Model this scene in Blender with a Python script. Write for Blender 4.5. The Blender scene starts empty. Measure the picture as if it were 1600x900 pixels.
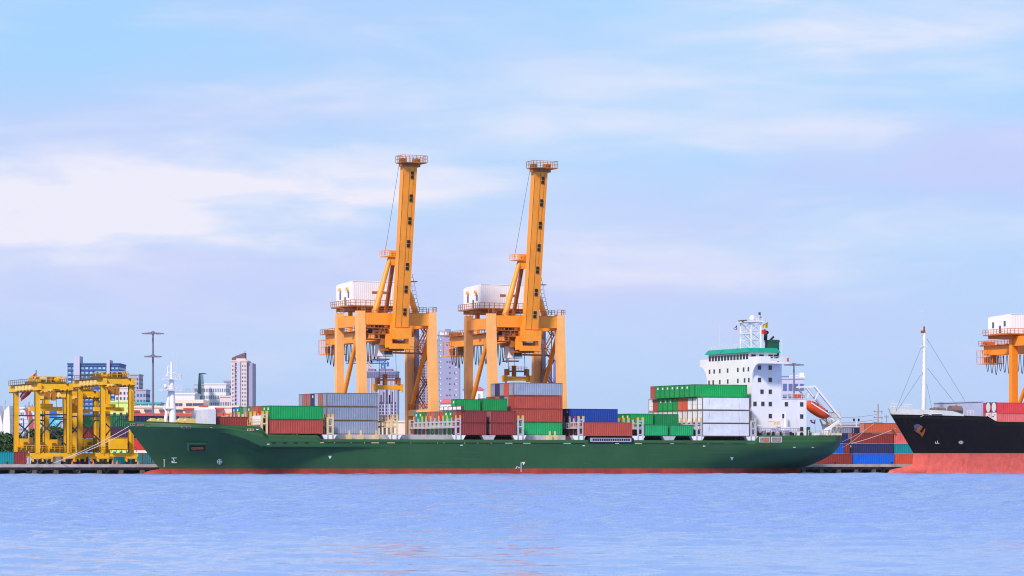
import bpy, math, random
from mathutils import Vector, Matrix
R = math.radians
random.seed(7)
SC = bpy.context.scene
# ------------------------------------------------------------------ camera
F = 4935.0          # focal length in photo pixels (photo 1600 wide)
CH = 2.41           # camera height above the water
HOR = 724.0         # horizon row
TH = R(24.0); CT, ST = math.cos(TH), math.sin(TH)   # the berth line is turned 24 degrees
D0 = 700.0
cam = bpy.data.cameras.new('camera'); camo = bpy.data.objects.new('camera', cam)
SC.collection.objects.link(camo); SC.camera = camo
camo.location = (0, 0, CH); camo.rotation_euler = (R(90), 0, 0)
cam.sensor_width = 36; cam.lens = 36*F/1600
cam.shift_y = (HOR-450)/1600
cam.clip_start = 1; cam.clip_end = 60000
SC.view_settings.view_transform = 'Standard'; SC.view_settings.look = 'None'
SC.view_settings.exposure = 0.0; SC.view_settings.gamma = 1
SC.render.engine = 'CYCLES'; SC.cycles.filter_width = 1.1

def lin(c):
    c = c/255.0
    return c/12.92 if c <= .04045 else ((c+.055)/1.055)**2.4
def rgb(r, g, b): return (lin(r), lin(g), lin(b), 1)

# ------------------------------------------------------------------ world
SUN_EL, SUN_AZ = 41, 208   # azimuth clockwise from +Y (view direction): behind and left of the camera
w = bpy.data.worlds.new('World'); SC.world = w; w.use_nodes = True
nt = w.node_tree; N = nt.nodes; L = nt.links; N.clear()
def nd(t, **k):
    n = N.new(t)
    for a, b in k.items(): setattr(n, a, b)
    return n
def mth(op, a, b=None, c=None):
    n = nd('ShaderNodeMath', operation=op)
    for i, v in enumerate((a, b, c)):
        if v is None: continue
        if isinstance(v, (int, float)): n.inputs[i].default_value = v
        else: L.new(v, n.inputs[i])
    return n.outputs[0]
def mixc(f, a, b):
    n = nd('ShaderNodeMix', data_type='RGBA')
    for i, v in ((0, f), (6, a), (7, b)):
        if isinstance(v, (int, float)): n.inputs[i].default_value = v
        elif isinstance(v, tuple): n.inputs[i].default_value = v
        else: L.new(v, n.inputs[i])
    return n.outputs[2]
out = nd('ShaderNodeOutputWorld'); bg = nd('ShaderNodeBackground'); bg.inputs[1].default_value = 0.1
L.new(bg.outputs[0], out.inputs[0])
sky = nd('ShaderNodeTexSky', sky_type='NISHITA'); sky.sun_disc = False
sky.sun_elevation = R(SUN_EL); sky.sun_rotation = R(SUN_AZ); sky.air_density = 1.3; sky.dust_density = .4; sky.ozone_density = 2.0
tc = nd('ShaderNodeTexCoord'); sep = nd('ShaderNodeSeparateXYZ'); L.new(tc.outputs['Generated'], sep.inputs[0])
X_, Y_, Z_ = sep.outputs
az = mth('MULTIPLY', mth('ARCTAN2', X_, Y_), F)          # azimuth, scaled
el = mth('MULTIPLY', mth('ARCSINE', Z_), F)              # elevation, scaled
cmb = nd('ShaderNodeCombineXYZ'); L.new(az, cmb.inputs[0]); L.new(el, cmb.inputs[1])
def noise(scx, scy, det, rough, off=0, dist=0.0):
    mp = nd('ShaderNodeMapping'); mp.inputs['Scale'].default_value = (scx, scy, 1); mp.inputs['Location'].default_value = (off, off*.7, off)
    L.new(cmb.outputs[0], mp.inputs[0])
    n = nd('ShaderNodeTexNoise'); n.inputs['Scale'].default_value = 1; n.inputs['Detail'].default_value = det
    n.inputs['Roughness'].default_value = rough; n.inputs['Distortion'].default_value = dist
    L.new(mp.outputs[0], n.inputs['Vector']); return n.outputs['Fac']
def ramp(v, a, b, o0=0.0, o1=1.0):
    n = nd('ShaderNodeMapRange', interpolation_type='SMOOTHSTEP')
    L.new(v, n.inputs[0]); n.inputs[1].default_value = a; n.inputs[2].default_value = b
    n.inputs[3].default_value = o0; n.inputs[4].default_value = o1; return n.outputs[0]
wx = noise(1/260, 1/90, 5, .55, 3.1); wy = noise(1/300, 1/80, 5, .55, 9.7)
azd = mth('ADD', az, mth('MULTIPLY', mth('SUBTRACT', wx, .5), 420))
eld = mth('ADD', el, mth('MULTIPLY', mth('SUBTRACT', wy, .5), 170))
def bank(px, py, rx, ry, tilt=0.0):                      # a bank of cloud in one part of the sky
    ax, ey = px-800, HOR-py
    dx = mth('DIVIDE', mth('SUBTRACT', azd, ax), rx)
    t_ = mth('MULTIPLY', mth('SUBTRACT', azd, ax), tilt)
    dy = mth('DIVIDE', mth('SUBTRACT', mth('SUBTRACT', eld, ey), t_), ry)
    q = mth('ADD', mth('MULTIPLY', dx, dx), mth('MULTIPLY', dy, dy))
    return mth('POWER', 2.718, mth('MULTIPLY', q, -1))
def sc(c): return tuple(v*10 for v in c[:3])+(1,)
# clear colour, from just above the horizon upwards
e1 = ramp(el, 40, 620)
base = mixc(e1, sc(rgb(174, 208, 255)), sc(rgb(163, 211, 255)))
hi = ramp(el, 900, 6500)
skyt = nd('ShaderNodeMix', data_type='RGBA', blend_type='MULTIPLY'); skyt.inputs[0].default_value = 1
L.new(sky.outputs[0], skyt.inputs[6]); skyt.inputs[7].default_value = (1.35, 1.35, 1.45, 1)
base = mixc(hi, base, skyt.outputs[2])
base = mixc(.12, base, skyt.outputs[2])
lav = noise(1/700, 1/170, 4, .5, 21.0)
lvm = mth('MULTIPLY', ramp(lav, .42, .68), .4)
for b_, k in ((bank(1560, 245, 260, 60, .05), .95), (bank(330, 190, 420, 80), .55), (bank(300, 440, 700, 85), .9), (bank(1250, 470, 500, 60), .45), (bank(1150, 300, 350, 50), .5)):
    lvm = mth('ADD', lvm, mth('MULTIPLY', b_, k))
lvm = mth('MINIMUM', lvm, 1.0)
base = mixc(mth('MULTIPLY', lvm, .8), base, sc(rgb(200, 208, 252)))
wisp = noise(1/420, 1/80, 5, .5, 5.5, .4)
wh = mth('MULTIPLY', ramp(wisp, .44, .78), ramp(el, 150, 420, .15, .55))
for b_, k in ((bank(60, 320, 230, 80), 1.5), (bank(340, 285, 190, 40, -.06), .8), (bank(400, 330, 330, 30, .05), .6), (bank(1060, 415, 270, 45), .6), (bank(560, 520, 500, 50), .22), (bank(700, 210, 520, 70), .12), (bank(1100, 170, 420, 70), .3), (bank(720, 330, 420, 60), .25), (bank(900, 150, 300, 70), .3), (bank(1330, 40, 320, 50), .45)):
    wh = mth('ADD', wh, mth('MULTIPLY', b_, k))
brk = noise(1/300, 1/60, 5, .52, 77.0, .5)
wh = mth('MULTIPLY', mth('MINIMUM', wh, 1.35), ramp(brk, .28, .62, .42, 1.0))
wh = mth('MINIMUM', wh, 1.0)
base = mixc(mth('MULTIPLY', wh, .92), base, sc(rgb(243, 240, 253)))
gr = mth('MULTIPLY', ramp(noise(1/95, 1/16, 4, .5, 40), .66, .78), mth('ADD', bank(830, 243, 130, 14), bank(1115, 246, 120, 16)))
base = mixc(mth('MINIMUM', mth('MULTIPLY', gr, .8), .8), base, sc(rgb(172, 192, 240)))
L.new(base, bg.inputs[0])

# ------------------------------------------------------------------ sun
sl = bpy.data.lights.new('sun', 'SUN'); sl.energy = 4.3; sl.angle = R(7); sl.color = (1, .91, .80)
so = bpy.data.objects.new('sun', sl); SC.collection.objects.link(so)
sd = Vector((math.sin(R(SUN_AZ))*math.cos(R(SUN_EL)), math.cos(R(SUN_AZ))*math.cos(R(SUN_EL)), math.sin(R(SUN_EL))))
so.rotation_euler = sd.to_track_quat('Z', 'Y').to_euler(); so.location = (-200, -100, 300)

# ------------------------------------------------------------------ frame helpers: s runs along the berth, t away from the camera
def W(s, t, z=0.0): return Vector((s*CT-t*ST, D0+s*ST+t*CT, z))
def S(px, t=0.0):
    k = (px-800)/F
    return (k*(D0+t*CT)+t*ST)/(CT-k*ST)
def PXL(s, t): p = W(s, t); return 800+F*p.x/p.y
def Tt(px, s):                    # the t that puts station s at picture column px
    k = (px-800)/F
    return (s*CT-k*(D0+s*ST))/(ST+k*CT)
def Z(py, s, t): return (HOR-py)/F*W(s, t).y+CH
def ZY(py, Y): return (HOR-py)/F*Y+CH
def XY(px, Y): return (px-800)/F*Y

# ------------------------------------------------------------------ materials
MC = {}
def mat(name, c, rough=.5, var=.10, scale=.35, metal=0.0, rust=0.0, streak=0.0, dirt=(70, 45, 30), bump=0.0, spec=.5, orand=0.0, seam=None):
    if name in MC: return MC[name]
    m = bpy.data.materials.new(name); m.use_nodes = True
    n = m.node_tree.nodes; l = m.node_tree.links
    b = n['Principled BSDF']; b.inputs['Roughness'].default_value = rough; b.inputs['Metallic'].default_value = metal
    b.inputs['Specular IOR Level'].default_value = spec
    t = n.new('ShaderNodeTexCoord')
    no = n.new('ShaderNodeTexNoise'); no.inputs['Scale'].default_value = scale; no.inputs['Detail'].default_value = 6; no.inputs['Roughness'].default_value = .62
    l.new(t.outputs['Object'], no.inputs['Vector'])
    mr = n.new('ShaderNodeMapRange'); l.new(no.outputs['Fac'], mr.inputs[0]); mr.inputs[1].default_value = .25; mr.inputs[2].default_value = .75
    mr.inputs[3].default_value = 1-var*1.6; mr.inputs[4].default_value = 1+var
    mx = n.new('ShaderNodeMix'); mx.data_type = 'RGBA'; mx.blend_type = 'MULTIPLY'; mx.inputs[0].default_value = 1
    mx.inputs[6].default_value = c; l.new(mr.outputs[0], mx.inputs[7]); cur = mx.outputs[2]
    if rust or streak:
        mp = n.new('ShaderNodeMapping'); l.new(t.outputs['Object'], mp.inputs[0])
        mp.inputs['Scale'].default_value = (1, 1, .16) if streak else (1, 1, 1)
        n2 = n.new('ShaderNodeTexNoise'); n2.inputs['Scale'].default_value = .9; n2.inputs['Detail'].default_value = 8; n2.inputs['Roughness'].default_value = .7
        l.new(mp.outputs[0], n2.inputs['Vector'])
        k = rust or streak
        r2 = n.new('ShaderNodeMapRange'); l.new(n2.outputs['Fac'], r2.inputs[0]); r2.inputs[1].default_value = .56; r2.inputs[2].default_value = .76; r2.inputs[4].default_value = min(1, k)
        m2 = n.new('ShaderNodeMix'); m2.data_type = 'RGBA'; l.new(r2.outputs[0], m2.inputs[0]); l.new(cur, m2.inputs[6]); m2.inputs[7].default_value = rgb(*dirt); cur = m2.outputs[2]
    if orand:
        oi = n.new('ShaderNodeObjectInfo'); r3 = n.new('ShaderNodeMapRange'); l.new(oi.outputs['Random'], r3.inputs[0]); r3.inputs[3].default_value = 1-orand; r3.inputs[4].default_value = 1+orand*.6
        m3 = n.new('ShaderNodeMix'); m3.data_type = 'RGBA'; m3.blend_type = 'MULTIPLY'; m3.inputs[0].default_value = 1; l.new(cur, m3.inputs[6]); l.new(r3.outputs[0], m3.inputs[7]); cur = m3.outputs[2]
    if seam:      # welded plates: thin darker butts and slightly uneven repaint from plate to plate
        sx = n.new('ShaderNodeSeparateXYZ'); l.new(t.outputs['Object'], sx.inputs[0]); cx = n.new('ShaderNodeCombineXYZ'); l.new(sx.outputs[0], cx.inputs[0]); l.new(sx.outputs[2], cx.inputs[1])
        bk = n.new('ShaderNodeTexBrick'); l.new(cx.outputs[0], bk.inputs['Vector']); bk.inputs['Scale'].default_value = 1; bk.inputs['Brick Width'].default_value = seam[0]; bk.inputs['Row Height'].default_value = seam[1]
        bk.inputs['Mortar Size'].default_value = .05; bk.inputs['Mortar Smooth'].default_value = .3; k_ = seam[2]
        bk.inputs['Color1'].default_value = (1, 1, 1, 1); bk.inputs['Color2'].default_value = (1-k_*.5,)*3+(1,); bk.inputs['Mortar'].default_value = (1-k_,)*3+(1,)
        m4 = n.new('ShaderNodeMix'); m4.data_type = 'RGBA'; m4.blend_type = 'MULTIPLY'; m4.inputs[0].default_value = 1; l.new(cur, m4.inputs[6]); l.new(bk.outputs['Color'], m4.inputs[7]); cur = m4.outputs[2]
    l.new(cur, b.inputs['Base Color'])
    if bump:
        bp = n.new('ShaderNodeBump'); bp.inputs['Strength'].default_value = bump; bp.inputs['Distance'].default_value = .1
        n3 = n.new('ShaderNodeTexNoise'); n3.inputs['Scale'].default_value = 1.2; n3.inputs['Detail'].default_value = 4; l.new(t.outputs['Object'], n3.inputs['Vector'])
        l.new(n3.outputs['Fac'], bp.inputs['Height']); l.new(bp.outputs[0], b.inputs['Normal'])
    MC[name] = m; return m

# ------------------------------------------------------------------ mesh builder
class MB:
    def __init__(s): s.v = []; s.f = []; s.m = []
    def add(s, vs, fs, m=0):
        o = len(s.v); s.v += [tuple(p) for p in vs]; s.f += [tuple(i+o for i in q) for q in fs]; s.m += [m]*len(fs); return s
    def box(s, x0, x1, y0, y1, z0, z1, m=0):
        return s.add([(x0,y0,z0),(x1,y0,z0),(x1,y1,z0),(x0,y1,z0),(x0,y0,z1),(x1,y0,z1),(x1,y1,z1),(x0,y1,z1)],
              [(0,3,2,1),(4,5,6,7),(0,1,5,4),(1,2,6,5),(2,3,7,6),(3,0,4,7)], m)
    def prism(s, pts, ax, a, b, m=0):
        n = len(pts)
        def P(p, k):
            return {'x': (k, p[0], p[1]), 'y': (p[0], k, p[1]), 'z': (p[0], p[1], k)}[ax]
        return s.add([P(p, a) for p in pts]+[P(p, b) for p in pts],
              [tuple(range(n))[::-1], tuple(range(n, 2*n))]+[(i, (i+1) % n, n+(i+1) % n, n+i) for i in range(n)], m)
    def loft(s, rings, m=0, cap=True):
        n = len(rings[0]); o = len(s.v)
        for r in rings: s.v += [tuple(p) for p in r]
        for j in range(len(rings)-1):
            for i in range(n):
                a = o+j*n+i; b = o+j*n+(i+1) % n
                s.f.append((a, b, b+n, a+n)); s.m.append(m)
        if cap:
            s.f.append(tuple(o+i for i in range(n))[::-1]); s.m.append(m)
            s.f.append(tuple(o+(len(rings)-1)*n+i for i in range(n))); s.m.append(m)
        return s
    def beam(s, p, q, w, h=None, m=0, w2=None, h2=None):
        h = h or w; p = Vector(p); q = Vector(q); d = (q-p).normalized()
        up = Vector((0, 0, 1)) if abs(d.z) < .95 else Vector((0, 1, 0))
        a = d.cross(up).normalized(); b = a.cross(d).normalized()
        if abs(d.z) >= .95: a, b = Vector((1, 0, 0)), Vector((0, 1, 0))
        w2 = w2 or w; h2 = h2 or h
        def ring(c, w, h): return [c+a*w/2*i+b*h/2*j for i, j in ((-1,-1),(1,-1),(1,1),(-1,1))]
        return s.loft([ring(p, w, h), ring(q, w2, h2)], m)
    def tube(s, p, q, r, n=8, r2=None, m=0):
        p = Vector(p); q = Vector(q); d = (q-p).normalized()
        up = Vector((0, 0, 1)) if abs(d.z) < .95 else Vector((0, 1, 0))
        a = d.cross(up).normalized(); b = a.cross(d).normalized(); r2 = r if r2 is None else r2
        def ring(c, r): return [c+(a*math.cos(2*math.pi*i/n)+b*math.sin(2*math.pi*i/n))*r for i in range(n)]
        return s.loft([ring(p, r), ring(q, r2)], m)
    def ball(s, c, rx, ry=None, rz=None, n=12, m=0):
        ry = ry or rx; rz = rz or rx; rings = []
        for j in range(n//2+1):
            ph = -math.pi/2+math.pi*j/(n//2); k = max(math.cos(ph), .01)
            rings.append([(c[0]+rx*k*math.cos(2*math.pi*i/n), c[1]+ry*k*math.sin(2*math.pi*i/n), c[2]+rz*math.sin(ph)) for i in range(n)])
        return s.loft(rings, m)
    def path(s, pts, r, n=5, m=0):
        for a, b in zip(pts, pts[1:]): s.tube(a, b, r, n, m=m)
        return s
    def rail(s, pts, h=1.1, gap=2.0, r=.045, m=0):
        for a, b in zip(pts, pts[1:]):
            a = Vector(a); b = Vector(b); k = max(1, round((b-a).length/gap)); u = Vector((0, 0, h))
            for i in range(k+1):
                c = a.lerp(b, i/k); s.beam(c, c+u, r*2, m=m)
            s.beam(a+u, b+u, r*2, m=m); s.beam(a+u*.5, b+u*.5, r*1.4, m=m)
        return s
    def mesh(s, name, smooth=False):
        me = bpy.data.meshes.new(name); me.from_pydata(s.v, [], s.f)
        if any(s.m): me.polygons.foreach_set('material_index', s.m)
        me.validate(); me.update()
        if smooth:
            me.polygons.foreach_set('use_smooth', [True]*len(me.polygons)); me.set_sharp_from_angle(angle=R(35))
        return me
    def build(s, name, mats, parent=None, smooth=False, loc=None):
        me = s.mesh(name, smooth)
        for mm in (mats if isinstance(mats, (list, tuple)) else [mats]): me.materials.append(mm)
        return link(name, me, parent, loc)
def link(name, data, parent=None, loc=None):
    o = bpy.data.objects.new(name, data); SC.collection.objects.link(o)
    if parent: o.parent = parent
    if loc: o.location = loc
    return o
def thing(name, label, cat, loc=(0, 0, 0), rz=0.0, group=None):
    o = bpy.data.objects.new(name, None); SC.collection.objects.link(o); o.empty_display_size = .5
    o.location = loc; o.rotation_euler = (0, 0, rz); return tag(o, label, cat, group)
def tag(o, label=None, cat=None, group=None, kind=None):
    if label: o['label'] = label
    if cat: o['category'] = cat
    if group: o['group'] = group
    if kind: o['kind'] = kind
    return o
def kids(o): return [c for c in bpy.data.objects if c.parent == o]
def copy_tree(o, parent=None):
    c = o.copy(); SC.collection.objects.link(c); c.parent = parent
    for ch in kids(o): copy_tree(ch, c)
    return c
def hthing(name, label, cat, s=0.0, t=0.0, z=0.0, group=None, rz=0.0):
    return thing(name, label, cat, W(s, t, z), TH+rz, group)
# ================================================================== setting
GZ = 2.2      # quay and land level
QT = 30.0     # quay edge
wm = bpy.data.materials.new('river_water'); wm.use_nodes = True
n = wm.node_tree.nodes; l = wm.node_tree.links; b = n['Principled BSDF']
b.inputs['Base Color'].default_value = rgb(124, 147, 204); b.inputs['Roughness'].default_value = .05; b.inputs['IOR'].default_value = 1.33
tcw = n.new('ShaderNodeTexCoord'); hs = None
for scx, scy, amp, det in ((.45, .8, .45, 4), (2.4, 4.6, .26, 5), (6.5, 11, .10, 3)):
    mp = n.new('ShaderNodeMapping'); mp.inputs['Scale'].default_value = (scx, scy, 1); mp.inputs['Rotation'].default_value = (0, 0, R(12)); l.new(tcw.outputs['Object'], mp.inputs[0])
    no = n.new('ShaderNodeTexNoise'); no.inputs['Scale'].default_value = 1; no.inputs['Detail'].default_value = det; l.new(mp.outputs[0], no.inputs['Vector'])
    mu = n.new('ShaderNodeMath'); mu.operation = 'MULTIPLY'; mu.inputs[1].default_value = amp; l.new(no.outputs['Fac'], mu.inputs[0])
    if hs is None: hs = mu.outputs[0]
    else:
        ad = n.new('ShaderNodeMath'); ad.operation = 'ADD'; l.new(hs, ad.inputs[0]); l.new(mu.outputs[0], ad.inputs[1]); hs = ad.outputs[0]
bp = n.new('ShaderNodeBump'); bp.inputs['Strength'].default_value = .5; bp.inputs['Distance'].default_value = .45; l.new(hs, bp.inputs['Height']); l.new(bp.outputs[0], b.inputs['Normal'])
sxw = n.new('ShaderNodeSeparateXYZ'); l.new(tcw.outputs['Object'], sxw.inputs[0])
now = n.new('ShaderNodeTexNoise'); now.inputs['Scale'].default_value = .03; now.inputs['Detail'].default_value = 3; l.new(tcw.outputs['Object'], now.inputs['Vector'])
maw = n.new('ShaderNodeMath'); maw.operation = 'MULTIPLY_ADD'; l.new(now.outputs['Fac'], maw.inputs[0]); maw.inputs[1].default_value = 60; l.new(sxw.outputs[1], maw.inputs[2])
mrw = n.new('ShaderNodeMapRange'); mrw.interpolation_type = 'SMOOTHSTEP'; l.new(maw.outputs[0], mrw.inputs[0]); mrw.inputs[1].default_value = 108; mrw.inputs[2].default_value = 150; mrw.inputs[3].default_value = .26; mrw.inputs[4].default_value = .85
mrr = n.new('ShaderNodeMapRange'); l.new(sxw.outputs[1], mrr.inputs[0]); mrr.inputs[1].default_value = 90; mrr.inputs[2].default_value = 420; mrr.inputs[3].default_value = .05; mrr.inputs[4].default_value = .20
l.new(mrr.outputs[0], b.inputs['Roughness'])        # wavelets too small to model, further out
l.new(mrw.outputs[0], bp.inputs['Strength'])        # a sheltered calmer patch near the viewer, wind ripple beyond

import numpy as np
def waves(x, y):
    rs = np.random.RandomState(3); h = np.zeros_like(x)
    for i in range(46):
        lam = 0.5*(1.09**i) if i < 34 else rs.uniform(.8, 7)
        lam = min(lam, 26); k = 2*np.pi/lam
        a = rs.normal(R(84), R(34)); amp = .0062*lam**.55
        amp = amp*np.clip((lam*260-y)/(lam*160), 0, 1)          # what the mesh cannot carry is left to the bump
        h += amp*np.sin(k*(x*np.cos(a)+y*np.sin(a))+rs.uniform(0, 6.28)+.9*np.sin(x/(5+lam*2)+y/(9+lam*3)+i))
    return h
NYR, NXR = 1150, 620
ys = 55*(860/55)**np.linspace(0, 1, NYR)
u = np.linspace(-1, 1, NXR)
Yg, Ug = np.meshgrid(ys, u, indexing='ij'); Xg = Ug*(Yg*.36+14)
H = waves(Xg, Yg)*(.55+1.7*np.clip((Yg-88)/50, 0, 1))
co = np.stack([Xg, Yg, H], -1).reshape(-1, 3).astype(np.float32)
idx = np.arange(NYR*NXR).reshape(NYR, NXR)
q = np.stack([idx[:-1, :-1], idx[:-1, 1:], idx[1:, 1:], idx[1:, :-1]], -1).reshape(-1, 4)
me = bpy.data.meshes.new('river')
me.vertices.add(len(co)); me.vertices.foreach_set('co', co.ravel())
me.loops.add(q.size); me.loops.foreach_set('vertex_index', q.ravel().astype(np.int32))
me.polygons.add(len(q)); me.polygons.foreach_set('loop_start', np.arange(0, q.size, 4, dtype=np.int32)); me.polygons.foreach_set('loop_total', np.full(len(q), 4, dtype=np.int32))
me.polygons.foreach_set('use_smooth', np.ones(len(q), dtype=bool)); me.update(); me.validate(); me.materials.append(wm)
ro = link('river', me); tag(ro, kind='structure')
mb = MB(); mb.add([(-5000, -800, -.10), (5000, -800, -.10), (5000, 3000, -.10), (-5000, 3000, -.10)], [(0, 1, 2, 3)])
tag(mb.build('river', wm), kind='structure')

M_ground = mat('yard_concrete', rgb(150, 142, 135), .8, .15, .05)
mb = MB(); mb.add([W(-4500, QT+1.5, GZ-.02), W(4500, QT+1.5, GZ-.02), W(4500, 5500, GZ-.02), W(-4500, 5500, GZ-.02)], [(0, 1, 2, 3)])
tag(mb.build('ground', M_ground), kind='structure')
M_con = mat('quay_concrete', rgb(188, 172, 166), .8, .22, .4, streak=.5, dirt=(95, 78, 66), bump=.3)
M_cond = mat('quay_brown_concrete', rgb(105, 86, 74), .8, .35, .5, streak=.8, dirt=(45, 36, 30), bump=.5)  # darker brownish concrete below the cap
M_void = mat('underdeck_shade', rgb(28, 25, 24), .9)  # shade between the piles painted as a near-black wall
M_tyre = mat('black_rubber', rgb(26, 24, 24), .75)
qw = hthing('quay_wall', 'low weathered concrete quay edge with dark piles running behind both ships', 'quay', 0, QT, 0)
mb = MB()
for a, b_ in ((-700, -110), (-109.96, -72.04), (-72, 92), (92.04, 121), (121.04, 700)): mb.box(a, b_, 0, 3, 1.55, GZ)
mb.build('quay_cap', M_con, qw)
mb = MB().box(-700, 700, .5, 3, .95, 1.55); mb.build('quay_face', M_cond, qw)
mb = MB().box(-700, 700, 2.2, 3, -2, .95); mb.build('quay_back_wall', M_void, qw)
for i in range(60):
    s_ = -135+i*4.9
    if -70 < s_ < 85: continue
    MB().box(s_, s_+1.0, .3, 2.2, -2, .95).build('pile', M_cond, qw)
for s_ in (-121, -112, -101.5, -99, -91, -84, 98, 106.5, 113, 118):
    mb = MB(); n = 14
    rings = [[((.55+.2*math.cos(b2))*math.cos(a), .14*math.sin(b2), (.55+.2*math.cos(b2))*math.sin(a)) for b2 in [2*math.pi*k/8 for k in range(8)]] for a in [2*math.pi*j/n for j in range(n+1)]]
    mb.loft(rings, cap=False); mb.build('tyre_fender', M_tyre, qw, True, (s_, .28, 1.0))
for s_ in (-119.5, -106, -93, 100, 116):
    MB().tube((s_, 1.2, GZ), (s_, 1.2, GZ+.45), .22).tube((s_, 1.2, GZ+.45), (s_, 1.2, GZ+.6), .34, m=0).build('bollard', mat('bollard_steel', rgb(60, 50, 45), .6), qw)

# ================================================================== containers
CW = 2.44; PITCH = 2.5
COL = dict(G=(0, 150, 72), g=(10, 128, 70), e=(22, 168, 96), R=(176, 70, 52), r=(205, 92, 58), m=(140, 48, 42), s=(212, 80, 50), y=(146, 154, 178), l=(188, 194, 216),
           N=(42, 46, 105), B=(8, 62, 158), b=(0, 96, 225), T=(0, 140, 155), W=(232, 230, 236), P=(220, 60, 58), p=(232, 105, 104), K=(60, 58, 74), o=(200, 96, 66))
CN = dict(G='green', g='dark green', e='bright green', R='rust-red', r='orange-brown', m='maroon', s='red-orange', y='blue-grey', l='pale grey', N='navy', B='deep blue', b='bright blue', T='teal', W='white', P='red', p='faded red', K='charcoal', o='terracotta')
def cmat(k): return mat('container_paint_'+CN[k].replace(' ', '_').replace('-', '_'), rgb(*COL[k]), .45, .12, .5, orand=.14, streak=.45 if k in 'Wyl' else .4, dirt=(110, 62, 40) if k in 'Wyl' else (60, 36, 28))
def fmat(k):
    if k in 'Wylr': return mat('rusty_container_frame', rgb(128, 104, 92), .6, .25, 1.5, rust=.6, dirt=(110, 62, 40))
    if k in 'Ge': return mat('container_frame_green_rusty', rgb(30, 112, 60), .6, .3, 1.5, rust=.5, dirt=(110, 72, 40))
    return cmat(k)
CM = {}
def cmeshes(Lg, Hg, kind):
    key = (Lg, Hg, kind)
    if key in CM: return CM[key]
    body = MB(); e = .12; d = .05 if kind != 'reefer' else .006
    def corr(x0, x1, yy, z0, z1, out, ax):
        n = int((x1-x0)/.52); st = (x1-x0)/n; pts = []
        for i in range(n):
            a = x0+i*st; pts += [(a, 0), (a+st*.32, 0), (a+st*.5, d), (a+st*.82, d)]
        pts.append((x1, 0)); vs = []
        for z in (z0, z1):
            for x, dd in pts:
                y = yy-out*dd
                vs.append((x, y, z) if ax == 'x' else (y, x, z))
        k = len(pts); fs = [(i, i+1, k+i+1, k+i) for i in range(k-1)]
        body.add(vs, fs)
    corr(e, Lg-e, .03, .16, Hg-.1, -1, 'x'); corr(e, Lg-e, CW-.03, .16, Hg-.1, 1, 'x'); corr(e, CW-e, Lg-.03, .16, Hg-.1, 1, 'y')
    body.box(.08, Lg-.08, .08, CW-.08, Hg-.1, Hg-.03); body.box(.08, Lg-.08, .1, CW-.1, .1, .16)
    fr = MB()
    for x in (0, Lg-.16):
        for y in (0, CW-.14):
            fr.box(x, x+.16, y, y+.14, .0, Hg)
        fr.box(x+.01, x+.13, .14, CW-.14, 0, .16); fr.box(x+.01, x+.13, .14, CW-.14, Hg-.13, Hg-.005)
    for y in (.005, CW-.085):
        fr.box(.16, Lg-.16, y, y+.08, .02, .17); fr.box(.16, Lg-.16, y, y+.08, Hg-.11, Hg-.01)
    door = MB().box(.05, .1, .14, CW-.14, .16, Hg-.13)
    if kind == 'reefer': door.box(.0, .05, .3, CW-.3, .25, 1.1); door.box(.0, .05, .3, CW-.3, 1.3, Hg-.5)
    else: door.box(.035, .05, CW/2-.04, CW/2+.04, .16, Hg-.13); door.box(.03, .05, .14, CW-.14, Hg*.5-.05, Hg*.5+.05)
    rods = MB()
    for y in (.42, .9, CW-.9, CW-.42): rods.box(-.01, .035, y-.03, y+.03, .2, Hg-.15)
    lab = MB().box(-.012, .02, .7, 1.35, Hg-.95, Hg-.45)
    CM[key] = (body.mesh('body'), fr.mesh('frame'), door.mesh('door'), rods.mesh('lock_rods'), lab.mesh('label'))
    for m_ in CM[key]: m_.materials.append(None)
    return CM[key]
def omat(o, m_):
    o.material_slots[0].link = 'OBJECT'; o.material_slots[0].material = m_
M_rod = mat('galvanised_rod', rgb(190, 185, 185), .4, metal=.3)
M_lab = mat('white_marking', rgb(225, 225, 220), .5)
def container(k, s, t, z, Lg, Hg, label, group, rods=None, lab=None, rz=0.0, kind=None):
    kind = kind or ('reefer' if k == 'W' else 'dry')
    o = hthing('shipping_container', label, 'shipping container', s, t, z, group, rz)
    me = cmeshes(Lg, Hg, kind)
    for nm, md, mt in (('body', me[0], cmat(k)), ('frame', me[1], fmat(k)), ('door', me[2], cmat(k))):
        c = link(nm, md, o); omat(c, mt)
    if rods if rods is not None else (k in 'WmRy' and random.random() < .5 or k == 'W'):
        d = link('lock_rods', me[3], c); omat(d, M_rod)
    if lab if lab is not None else (k in 'GeBTN' and random.random() < .7):
        d = link('label', me[4], c); omat(d, M_lab)
    return o
ORD = ['nearest', 'second', 'third', 'fourth', 'fifth', 'sixth', 'seventh', 'eighth', 'ninth', 'tenth', 'eleventh']
TIERN = {1: ['bottom'], 2: ['bottom', 'upper'], 3: ['bottom', 'middle', 'top'], 4: ['bottom', 'second', 'third', 'top']}
def stack(word, s0, Lg, z0, z1, tiers, nt_=None):
    """tiers: bottom to top; each (first column, colours from the water side inwards[, s shift, length])"""
    n = len(tiers); p = (z1-z0)/n
    for i, td in enumerate(tiers):
        c0, cols = td[0], td[1]; ds = td[2] if len(td) > 2 else 0; ll = td[3] if len(td) > 3 else Lg
        for j, k in enumerate(cols):
            if k == ' ': continue
            lb = '%s container, %s tier, %s row from the water, %s' % (CN[k], TIERN[n][i], ORD[c0+j], word)
            container(k, s0+ds, .05+(c0+j)*PITCH, z0+i*p, ll, round(p-.05, 2), lb, 'containers stacked on the green ship')

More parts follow.
